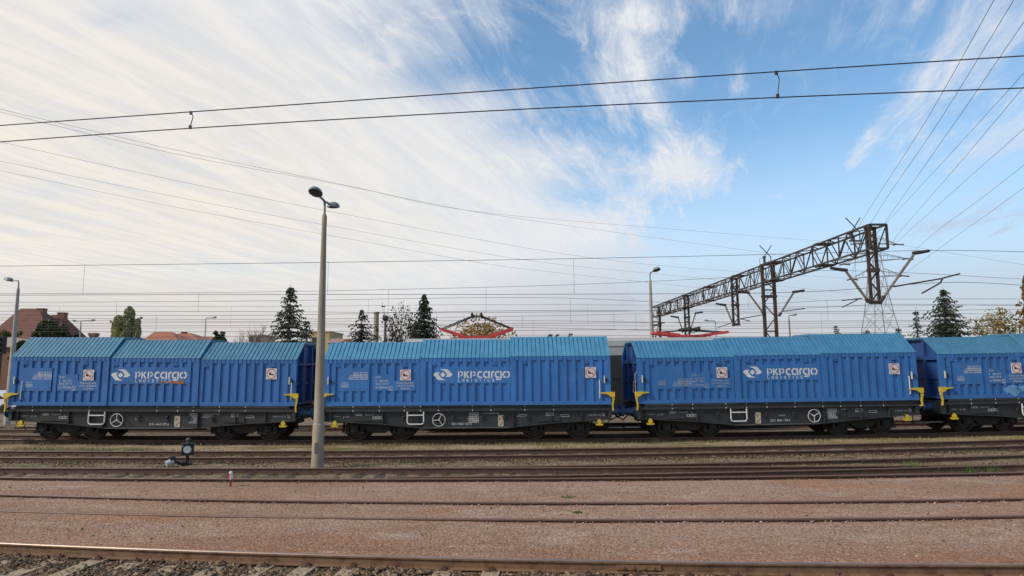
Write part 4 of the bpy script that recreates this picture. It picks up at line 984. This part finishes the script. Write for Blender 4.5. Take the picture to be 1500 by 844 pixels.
# ------------------------------------------------------------------ pylon and its conductors
PD = 105.0; pc = at_y(1283, 400, PD); PX = pc.x
Py = thing('power_pylon', 'grey lattice power pylon with three cross arms behind the gantry end', 'pylon', (PX, PD, -.2))
def pz(py): return at_y(1283, py, PD).z+.2
mb = MB(); lv = [(-.0,2.7),(pz(490),2.05),(pz(460),1.55),(pz(430),1.15),(pz(405),.88),(pz(382),.70),(pz(357),.52),(pz(340),.15)]
lv2 = []
for (z0,w0),(z1_,w1) in zip(lv[:-1], lv[1:]):
    k = max(1, int((z1_-z0)/2.2))
    for j in range(k): t = j/k; lv2.append((z0+(z1_-z0)*t, w0+(w1-w0)*t))
lv2.append(lv[-1])
for (z0,w0),(z1_,w1) in zip(lv2[:-1], lv2[1:]):
    c0 = [(-w0,-w0),(w0,-w0),(w0,w0),(-w0,w0)]; c1 = [(-w1,-w1),(w1,-w1),(w1,w1),(-w1,w1)]
    for i in range(4):
        j = (i+1)%4
        mb.bar((*c0[i],z0),(*c1[i],z1_),.11); mb.bar((*c0[i],z0),(*c1[j],z1_),.05); mb.bar((*c0[j],z0),(*c1[i],z1_),.05); mb.bar((*c1[i],z1_),(*c1[j],z1_),.05)
mb.build('tower', PYL, Py)
tips = {}
for key, (px, py) in dict(tl=(1252,357), tr=(1313,358), ml=(1235,387), mr=(1327,379), ll=(1246,409), lr=(1321,404), pk=(1283,341)).items():
    q = at_y(px, py, PD); tips[key] = q
for a, b, py, w_ in (('tl','tr',357,.52),('ml','mr',382,.70),('ll','lr',405,.88)):
    z = pz(py)
    for key in (a, b):
        q = tips[key]; X_ = q.x-PX; mb = MB(); sg = -1 if X_ < 0 else 1
        for y in (-w_, w_):
            mb.bar((sg*w_,y,z),(X_,0,q.z+.2),.10); mb.bar((sg*w_,y,z+1.2),(X_,0,q.z+.25),.08)
            for t in (.25,.5,.75): mb.bar((sg*w_+(X_-sg*w_)*t, y*(1-t), z+(q.z+.2-z)*t),(sg*w_+(X_-sg*w_)*t, y*(1-t), z+1.2*(1-t)+(q.z+.25-z)*t),.05)
        o = mb.build('cross_arm', PYL, Py)
        mb = MB(); mb.cyl((X_,0,q.z+.2),(X_-.9,-.6,q.z-.05),.12,n=6); mb.cyl((X_,0,q.z+.2),(X_+.9,-.6,q.z-.0),.12,n=6); mb.build('insulator', INS, o)
def conductor(label, P, Da, Db, r=.02):
    T = line_at(P, Da, Db); c = T[0].copy(); mb = MB(); 
    a, b = T[0]-T[1], T[-1]-T[-2]
    pre = T[0]+a*6 if (P[0][0] <= 5 or P[0][1] <= 5) else None
    post_ = T[-1]+b*6 if (P[-1][0] >= 1495 or P[-1][1] <= 5) else None
    L = ([pre] if pre else [])+T+([post_] if post_ else [])
    mb.tube(L, r, 4); tag(mb.build('power_cable', WIREG, None), label, 'power cable', 'power cables on the pylon')
# towards the left, across the clouds
for lab, P, Da in [('grey power cable from pylon across the clouds, highest at the left edge',[(0,160),(250,218),(500,270),(690,309),(1000,337),(1252,357)],44),
                   ('thin grey power cable crossing the topmost one above the middle wagon',[(0,164),(250,224),(500,271),(700,311),(1000,354),(1240,386)],46),
                   ('grey power cable passing just above the lamps of the front lamp post',[(0,208),(250,263),(500,313),(800,368),(1000,392),(1246,408)],50),
                   ('grey power cable meeting the front lamp post just below its lamps',[(0,236),(250,287),(500,334),(770,381),(1000,405),(1250,430)],54),
                   ('grey power cable lowest of those crossing the clouds on the left',[(0,250),(250,302),(500,348),(710,386),(840,402),(1200,440)],56)]:
    conductor(lab, P, Da, PD, .012)
for lab, P, Db in [('leftmost dark power cable rising steeply to the top edge on the right',[(1235,387),(1262,325),(1360,171),(1456,0)],36),
                   ('second dark power cable from left rising steeply to the top edge',[(1246,409),(1277,325),(1380,171),(1485,0)],36),
                   ('power cable leaving at the top right corner just below it',[(1260,382),(1297,325),(1400,178),(1500,32)],38),
                   ('thin power cable reaching the right edge at the upper overhead wire',[(1283,342),(1301,324),(1400,217),(1500,107)],42),
                   ('thick power cable reaching the right edge at the lower overhead wire',[(1310,356),(1319,339),(1410,234),(1500,127)],44),
                   ('power cable reaching the right edge a little below the overhead wires',[(1312,357),(1329,341),(1415,264),(1500,189)],50),
                   ('second lowest power cable running out over the right edge',[(1327,379),(1373,338),(1437,291),(1500,242)],58),
                   ('lowest power cable running out over the right edge above the big spruce',[(1321,404),(1412,338),(1456,307),(1500,275)],62)]:
    conductor(lab, P, PD, Db, .021)
conductor('faint power cable sloping down to the right edge behind the big bracket', [(1313,358),(1400,372),(1500,388)], PD, 90, .016)

# ------------------------------------------------------------------ trees
def spruce(label, px, ptop, half_px, D, c1, c2, seed, dens=1.0, loose=.0, group='spruces behind the train'):
    b = at_y(px, 500, D); H = at_y(px, ptop, D).z+.2; rad = half_px*D/F*1.0
    hb = at_y(px, 498, D).z
    # radius given at the wagon roof level; extend the cone to the ground
    rad *= H/max(1.0, H-hb-.2)*1.02
    T = thing('spruce_tree', label, 'spruce', (b.x, D, -.2), 0, group); rg = random.Random(seed)
    mb = MB(); mb.tube([(0,0,0),(0,0,H*.5),(0,0,H)], [.02*H,.012*H,.01], 7); mb.build('trunk', BARK, T)
    v = []; f = []
    lev = int(42*dens); z = .06
    for k in range(lev):
        t = (k/lev)**.9+rg.uniform(-.015,.015); zc = H*(.05+.94*max(0,min(.995,t))); t = max(0,min(.995,t)); L0 = rad*(1-t)**.82*(.92+.25*math.sin(k*2.4))+.10
        nb = max(4, int((9-4*t)*dens))
        a0 = rg.uniform(0, 6.28)
        for i in range(nb):
            if rg.random() < loose: continue
            a = a0+6.283*i/nb+rg.uniform(-.25,.25); L = L0*rg.uniform(.6,1.15); up = rg.uniform(.02,.22)
            ca, sa = math.cos(a), math.sin(a); ns = max(4, int(L/.16))
            for j in range(ns):
                u = (j+.6)/ns; r = L*u; zz = zc+rg.uniform(-.12,.12)+L*(up*u-.42*u*u+.22*u**3)
                for s in (-1, 1):
                    w_ = (.26*L*(1-u)+.15)*rg.uniform(.6,1.2); hang = rg.uniform(.06,.26)*(.6+.05*H)
                    bx, by = ca*r, sa*r; tx_, ty_ = bx-sa*w_*s+ca*w_*.45, by+ca*w_*s+sa*w_*.45
                    q = len(v); v += [(bx-ca*.07, by-sa*.07, zz+.04), (bx+ca*.09, by+sa*.09, zz), (tx_, ty_, zz-hang*.5+rg.uniform(-.05,.05))]
                    f.append((q,q+1,q+2))
                    q = len(v); v += [(bx-ca*.1, by-sa*.1, zz+.02), (bx+ca*.1, by+sa*.1, zz), (bx+rg.uniform(-.08,.08)+ca*.1, by+rg.uniform(-.08,.08)+sa*.1, zz-hang)]
                    f.append((q,q+1,q+2))
    raw('crown', v, f, leafmat('spruce_needles', c1, c2), T)
    return T
G1, G2 = (.036,.050,.036), (.125,.145,.095)
spruce('tall pointed dark spruce left of the front lamp post', 423, 416, 27, 58, G1, G2, 1)
spruce('small thin spruce between the tall spruce and front lamp post', 449, 468, 11, 66, G1, G2, 2, .8)
spruce('brownish spruce left of the concrete chimney', 529, 453, 21, 60, (.03,.032,.02), (.085,.075,.045), 3, .85, .1)
spruce('dense dark spruce left of the raised pantograph', 621, 430, 22, 58, (.026,.040,.028), (.075,.095,.055), 4, 1.15)
spruce('broad dark spruce at the right below the power cables', 1388, 421, 34, 62, G1, G2, 5, 1.1)
spruce('sparse greyish spruce left of the broad dark one', 1345, 451, 11, 70, (.05,.05,.045), (.10,.10,.085), 6, .6, .3)
for i, (px, pt, hp, lab) in enumerate([(806,487,5,'tiny far spruce, left of a close pair over the middle wagon'),(816,488,5,'tiny far spruce, right of a close pair over the middle wagon'),(836,486.5,4,'tiny far spruce standing alone over the raised hood of the middle wagon'),
        (1226,475,6,'little spruce left of the pylon foot'),(1272,481,9,'low dark spruce in front of the pylon foot'),(1317,478,7,'little grey spruce right of the pylon foot')]):
    spruce(lab, px, pt, hp, 95, (.03,.04,.035), (.07,.085,.065), 20+i, .55, .1, 'small far spruces')

def leafcloud(v, f, rg, c, r, n, size, squash=1.0):
    for _ in range(n):
        while True:
            p = [rg.uniform(-1,1) for _ in range(3)]
            d2 = sum(q*q for q in p)
            if .05 < d2 < 1: break
        d = math.sqrt(d2); k = d**.35/d
        x, y, z = c[0]+p[0]*k*r, c[1]+p[1]*k*r, c[2]+p[2]*k*r*squash
        s = size*rg.uniform(.7,1.6); q = len(v)
        u = Vector((rg.gauss(0,1),rg.gauss(0,1),rg.gauss(0,1))).normalized(); w_ = u.cross(Vector((rg.gauss(0,1),rg.gauss(0,1),rg.gauss(0,1)))).normalized()
        P = Vector((x,y,z)); v += [tuple(P+u*s), tuple(P+w_*s*.6), tuple(P-u*s), tuple(P-w_*s*.6)]; f.append((q,q+1,q+2,q+3))
def branches(mb, rg, p, d, L, r, depth, tips_, spread=.6, up=.15):
    n = 4; pts = [p]; q = p.copy(); dd = d.copy()
    for k in range(n):
        dd = (dd+Vector((rg.gauss(0,.13),rg.gauss(0,.13),rg.gauss(0,.08)+up*.2))).normalized(); q = q+dd*(L/n); pts.append(q.copy())
    mb.tube(pts, [r*(1-.6*k/n) for k in range(n+1)], 5 if depth > 1 else 3)
    if depth == 0: tips_.append((q, dd)); return
    for k in range(rg.randint(3,4) if depth > 1 else rg.randint(3,5)):
        t = rg.uniform(.35,1.0); b = pts[min(n, int(t*n+.5))]
        nd = (dd+Vector((rg.gauss(0,spread),rg.gauss(0,spread),rg.gauss(0,spread*.6)+up))).normalized()
        branches(mb, rg, b, nd, L*rg.uniform(.5,.75), r*.62, depth-1, tips_, spread, up)
    tips_.append((q, dd))
def leafy(name, label, px, ptop, half_px, D, c1, c2, seed, n=2600, size=.13, blobs=9, bark=BARK, group=None, tall=1.0, cat='tree', low=.30):
    b = at_y(px, 500, D); H = at_y(px, ptop, D).z+.2; rw = half_px*D/F
    T = thing(name, label, cat, (b.x, D, -.2), 0, group); rg = random.Random(seed)
    mb = MB(); tips_ = []
    mb.tube([(0,0,0),(.05,.02,H*.3),(.0,0,H*.6),(0,0,H*.85)], [.022*H,.018*H,.012*H,.004*H], 7)
    v = []; f = []
    for k in range(blobs):
        t = rg.random(); zc = H*(low+(1-low)*.86*t); ww = rw*(math.sin(math.pi*min(1,(t*.75+.28)))**.7); a = rg.uniform(0,6.28); rr = ww*rg.uniform(.2,.72)
        c = (math.cos(a)*rr, math.sin(a)*rr, zc); r = max(.35, rw*rg.uniform(.30,.48))
        if c[2]+r*tall > H: c = (c[0], c[1], H-r*tall)
        mb.tube([(0,0,zc*.6),(c[0]*.5,c[1]*.5,zc*.85),c], [.008*H,.005*H,.002*H], 5)
        leafcloud(v, f, rg, c, r, int(2.2*n/blobs), size, tall)
        for _ in range(5): leafcloud(v, f, rg, (c[0]+rg.gauss(0,r*.7), c[1]+rg.gauss(0,r*.7), min(H-.2, c[2]+rg.gauss(0,r*.7))), r*.35, int(n/blobs/14), size, 1)
    for t in (.3,.45,.6,.75): leafcloud(v, f, rg, (0,0,H*t), rw*.62, int(n*.25), size, min(2.0, max(tall, H*.16/rw)))
    mb.build('trunk', bark, T); raw('crown', v, f, leafmat('leaves', c1, c2), T); return T
def bare(label, px, ptop, half_px, D, seed, twig=BARKG, leaves=None, nl=300, depth=3, group='bare trees behind the train', spread=.5, name='bare_tree', lsize=.11):
    b = at_y(px, 500, D); H = at_y(px, ptop, D).z+.2; rw = half_px*D/F
    T = thing(name, label, 'tree', (b.x, D, -.2), 0, group); rg = random.Random(seed); mb = MB(); tp = []
    mb.tube([(0,0,0),(0,0,H*.35)], [.02*H,.014*H], 7)
    for k in range(6):
        a = 6.283*k/6+rg.uniform(-.4,.4); s = rg.uniform(.12,.45)*rw/H*2.2
        branches(mb, rg, Vector((0,0,H*rg.uniform(.25,.4))), Vector((math.cos(a)*s, math.sin(a)*s, 1)).normalized(), H*rg.uniform(.34,.46), .009*H, depth, tp, spread, .35)
    # keep inside the height seen in the photo
    zmax = max(q[2] for q in mb.v); xm = max(abs(q[0]) for q in mb.v); k1 = H/zmax; k2 = min(1.0, rw*1.1/xm)
    mb.v = [(q[0]*k2, q[1]*k2, q[2]*k1) for q in mb.v]
    mb.build('trunk', twig, T)
    if leaves:
        v = []; f = []
        for q, d in tp:
            for _ in range(max(1, nl//len(tp))): leafcloud(v, f, rg, (q.x*k2+rg.gauss(0,.15), q.y*k2+rg.gauss(0,.15), q.z*k1+rg.gauss(0,.15)), .12, 1, lsize)
        raw('crown', v, f, leafmat('sparse_leaves', *leaves), T)
    return T
DG = ((.032,.046,.020), (.095,.11,.045))
for i, (px, pt, hp, c1, c2, lab) in enumerate([(172,444,10,(.32,.29,.11),(.55,.47,.22),'yellowing narrow poplar, leftmost and second tallest of three'),(187,428,10,(.19,.21,.10),(.40,.40,.20),'tallest green poplar in the middle of the three'),(200,459,7,(.19,.21,.10),(.40,.40,.20),'shortest poplar on the right of the three')]):
    leafy('poplar_tree', lab, px, pt, hp*1.15, 90, c1, c2, 40+i, 2400, .16, 16, tall=1.9, group='poplars at the left', low=.15)
leafy('garden_tree', 'dark green round tree in front of the red roofed house', 68, 469, 28, 82, *DG, 51, 3400, .2, 12, group='garden trees by the red house')
leafy('garden_tree', 'olive green low tree in front of the red house, between two darker ones', 92, 478, 17, 84, (.06,.065,.025), (.13,.125,.05), 52, 1800, .2, 9, group='garden trees by the red house')
leafy('garden_tree', 'dark tree at the right foot of the red house roof', 111, 482, 12, 84, (.025,.028,.018), (.06,.055,.035), 53, 1500, .2, 8, group='garden trees by the red house')
leafy('garden_tree', 'yellow green tree at the left edge below the red roof', 6, 480, 14, 80, (.10,.095,.03), (.20,.17,.05), 54, 1500, .2, 8, group='garden trees by the red house')
leafy('garden_tree', 'dark bushy tree standing close behind the left wagon end', 33, 493, 12, 60, *DG, 58, 1800, .15, 8, group='garden trees by the red house')
leafy('round_tree', 'round green tree over the middle hood of the left wagon', 322, 484, 18, 75, (.04,.055,.025), (.10,.12,.05), 55, 2200, .17, 9)
leafy('autumn_tree', 'orange yellow bushy tree seen through the raised pantograph', 702, 472, 66, 62, (.24,.14,.04), (.46,.30,.10), 56, 1500, .12, 26, group='autumn trees')
leafy('autumn_tree', 'thin yellow autumn tree at the right behind the last wagon', 1467, 450, 52, 64, (.16,.12,.04), (.33,.25,.10), 57, 1100, .12, 26, group='autumn trees')
leafy('autumn_tree', 'brownish autumn tree rising at the right edge of the photo', 1524, 383, 26, 50, (.13,.09,.035), (.28,.18,.06), 59, 2600, .14, 14, group='autumn trees')
bare('bare pinkish twiggy tree just left of the tall spruce', 377, 472, 26, 72, 61, mat('pink_twigs', (.22,.15,.13), .9), depth=3)
bare('bare pinkish thin tree right of the round green tree', 350, 478, 14, 74, 62, mat('pink_twigs_pale', (.24,.17,.15), .9), depth=3)
bare('grey branching tree with few dark leaves right of the chimney', 584, 441, 36, 58, 63, BARK, ((.04,.035,.03),(.10,.08,.06)), 500, 3)
bare('thin bare tree with few leaves just left of the dense dark spruce', 605, 446, 20, 60, 64, BARK, ((.04,.035,.03),(.10,.08,.06)), 260, 3)
bare('pale bare upright tree left of the orange bush', 668, 472, 14, 70, 65, mat('pale_twigs', (.26,.22,.20), .9), depth=2)
bare('pale bare tree behind the right knee of the raised pantograph', 735, 477, 12, 70, 66, mat('pale_twigs_grey', (.25,.21,.19), .9), depth=2)
bare('pale whitish bare bush in the gap above the locomotive roof', 912, 494, 14, 70, 67, mat('white_twigs', (.34,.31,.28), .9), depth=2)

# ------------------------------------------------------------------ buildings
def tile_mat(name, c, c2): return mat(name, c, .85, var=.3, vscale=1.2, col2=c2, bump=.3, bscale=6)
RT1 = tile_mat('old_red_tiles', (.17,.062,.045), (.11,.05,.042)); RT2 = tile_mat('orange_tiles', (.36,.13,.075), (.25,.10,.06))
WALLW = mat('white_render', (.55,.53,.50), .9, var=.1); WALLB = mat('brick_wall', (.22,.11,.075), .9, var=.3, vscale=3); WALLY = mat('yellow_render', (.50,.40,.20), .9, var=.15); WALLG = mat('beige_render', (.42,.34,.26), .9, var=.1)
PANE = mat('window_glass_dark', (.03,.035,.04), .15)
def hip(mb, x0, x1, y0, y1, ze, zr, rx0, rx1):
    ym = (y0+y1)/2
    mb.add([(x0,y0,ze),(x1,y0,ze),(x1,y1,ze),(x0,y1,ze),(rx0,ym,zr),(rx1,ym,zr)], [(0,1,5,4),(1,2,5),(2,3,4,5),(3,0,4),(0,3,2,1)])
def house(name, label, D, x0p, x1p, pe, pr, rp0, rp1, depth, wm, rm, wins=(), chim=(), group=None, flat=False):
    a, b = at_y(x0p, pe, D), at_y(x1p, pe, D); ze = a.z; zr = at_y((rp0+rp1)/2, pr, D+depth/2).z if not flat else ze
    cx = (a.x+b.x)/2; T = thing(name, label, 'house' if not flat else 'building', (cx, D, -.2), 0, group)
    hw = (b.x-a.x)/2; mb = MB(); mb.box(-hw+.3,hw-.3,.3,depth-.3,0,ze+.2)
    mb.build('wall', wm, T)
    if not flat:
        mb = MB(); hip(mb, -hw, hw, 0, depth, ze+.15, zr+.2, at_y(rp0,pr,D+depth/2).x-cx, at_y(rp1,pr,D+depth/2).x-cx); rf = mb.build('roof', rm, T)
    else:
        mb = MB(); mb.box(-hw+.1,hw-.1,.1,depth-.1,ze+.2,ze+.5); rf = mb.build('roof', rm, T)
    for px, pt, w_ in chim:
        q = at_y(px, pt, D+depth/2); mb = MB(); mb.box(q.x-cx-w_/2,q.x-cx+w_/2,depth/2-.5,depth/2+.5,max(1,zr-2.0),q.z+.2); mb.box(q.x-cx-w_/2-.08,q.x-cx+w_/2+.08,depth/2-.58,depth/2+.58,q.z+.05,q.z+.2); mb.build('chimney', WALLB, rf)
    for px, py, w_, h_ in wins:
        q = at_y(px, py, D+.3); mb = MB(); mb.box(q.x-cx-w_/2,q.x-cx+w_/2,.22,.31,q.z-h_/2+.2,q.z+h_/2+.2); wn = mb.build('window', WALLW, T)
        mb = MB(); mb.box(q.x-cx-w_/2+.1,q.x-cx+w_/2-.1,.19,.23,q.z-h_/2+.3,q.z+h_/2+.1); mb.build('pane', PANE, wn)
    return T
house('large_house', 'large house with dark red hipped tile roof at the left edge', 108, -28, 72, 500, 452, 30, 58, 12, WALLB, RT1, [(20,512,1.2,1.6),(45,512,1.2,1.6)], [(62,452,1.1)])
house('large_house', 'lower red roofed wing right of the highest red ridge', 112, 42, 92, 499, 461, 76, 92, 8, WALLB, RT1, [(112,508,1.2,1.6)], [(92,458,1.2)])
house('small_house', 'white gabled house with orange roof beside the poplars', 135, 206, 262, 500, 486, 226, 250, 12, WALLW, RT2, [(212,505,1.0,1.4),(217,505,1.0,1.4)], (), 'orange roofed houses')
house('small_house', 'house with orange roof right of the white gabled house', 150, 248, 292, 499, 488, 262, 280, 12, WALLG, RT2, (), [(270,486,1.0)], 'orange roofed houses')
house('small_house', 'low house with pale orange roof left of the thin lamp post', 165, 282, 318, 502, 493, 290, 308, 12, WALLG, RT2, (), (), 'orange roofed houses')
house('shed', 'brick outbuilding with pale roof behind the left lamp post', 62, -40, 42, 508, 494, -20, 20, 8, WALLB, mat('pale_sheet_roof', (.33,.27,.21), .8, var=.2), ())
house('apartment_block', 'beige flat block behind the pinkish bare trees', 170, 364, 386, 492, 492, 370, 380, 10, WALLG, WALLG, [(368,497,1.4,1.5),(378,497,1.4,1.5)], (), None, True)
house('apartment_block', 'pale yellow block seen between the first two wagons', 160, 452, 484, 487, 487, 456, 476, 14, WALLY, WALLG, [(461,498,1.4,1.5),(468,498,1.4,1.5),(461,511,1.4,1.5),(468,511,1.4,1.5)], (), None, True)
house('shed', 'reddish roofed low hall behind the spruces right of front lamp post', 140, 478, 520, 502, 496, 486, 515, 10, WALLG, tile_mat('pink_tiles', (.34,.20,.17), (.28,.16,.14)))
b = at_y(137.5, 490, 100); mb = MB(); mb.box(-.45,.45,-.45,.45,0,b.z); mb.box(-.55,.55,-.55,.55,b.z-.2,b.z+.2); o = tag(mb.build('brick_chimney', WALLB), 'small red brick chimney right of the red house roof', 'chimney'); o.location = (b.x, 100, 0)
b = at_y(551.5, 457, 66); T = thing('concrete_chimney', 'thick grey concrete chimney between the spruces', 'chimney', (b.x, 66, -.2)); mb = MB(); mb.cyl((0,0,0),(0,0,b.z),.30,.25,n=16); mb.build('shaft', CONC, T, smooth=True); mb = MB(); mb.cyl((0,0,b.z),(0,0,b.z+.2),.31,n=16); mb.build('cap', CONCL, T)
b = at_y(564.5, 467, 60); T = thing('horn_post', 'pale post with a round dark head right of the concrete chimney', 'post', (b.x, 60, -.2)); mb = MB(); mb.cyl((0,0,0),(0,0,b.z),.16,.12,n=10); mb.build('post', ARM, T); mb = MB(); mb.ball((0,0,b.z+.25),.30,.25,.27); mb.build('round_head', BLACK, T, smooth=True)
# dark colour light signal at the far left edge
b = at_y(2, 505, 40); T = thing('light_signal', 'dark railway light signal cut off by the left edge', 'signal', (b.x, 40, -.2)); mb = MB(); mb.box(-.22,.22,-.14,.14,b.z-.35,b.z+.75); mb.build('signal_head', BLACK, T); mb = MB(); mb.cyl((0,.05,0),(0,.05,b.z-.3),.06,n=8); mb.build('mast', GANT, T)
for k in range(3):
    mb = MB(); z = b.z-.1+k*.32; mb.cyl((0,-.14,z),(0,-.32,z+.02),.10,n=12,caps=False); mb.build('lamp_hood', BLACK, T)
# white car parked behind the left end of the train
b = at_y(2, 566, 46); T = thing('parked_car', 'white car parked beyond the left end of the train', 'car', (b.x-.3, 46, -.2))
mb = MB(); mb.prismy([(-2.0,.35),(-2.05,.75),(-1.5,.88),(-1.0,1.38),(-.6,1.48),(.5,1.48),(1.1,1.2),(1.7,.95),(2.05,.8),(2.05,.4)], -.8, .8); bd = mb.build('body', mat('car_white', (.75,.76,.77), .3), T)
mb = MB(); mb.prismy([(-1.25,.92),(-.95,1.32),(-.6,1.40),(.45,1.40),(1.25,.95)], -.81, .81); mb.build('window', PANE, T)
for x in (-1.25, 1.25):
    for y in (-.76, .76): mb = MB(); mb.cyl((x,y-.09,.31),(x,y+.09,.31),.31,n=16); mb.build('wheel', BLACK, T)
# yard fence beyond the tracks
FM = mat('fence_concrete', (.30,.27,.23), .9, var=.25)
fx0, fx1 = at_y(-60,540,68).x, at_y(1560,540,68).x
T = thing('concrete_fence', 'long low concrete fence beyond the last tracks', 'fence', (0, 68, -.2)); mb = MB(); mb.box(fx0,fx1,-.05,.05,0,1.9); mb.build('panel', FM, T)
n = 60
for k in range(n):
    if k == 0: mb = MB(); mb.box(-.09,.09,-.12,.12,0,2.05); fpost = o = mb.build('post', FM, T)
    else: o = fpost.copy(); COL.objects.link(o); o.parent = T
    o.location = (fx0+(fx1-fx0)*k/(n-1), 0, 0)
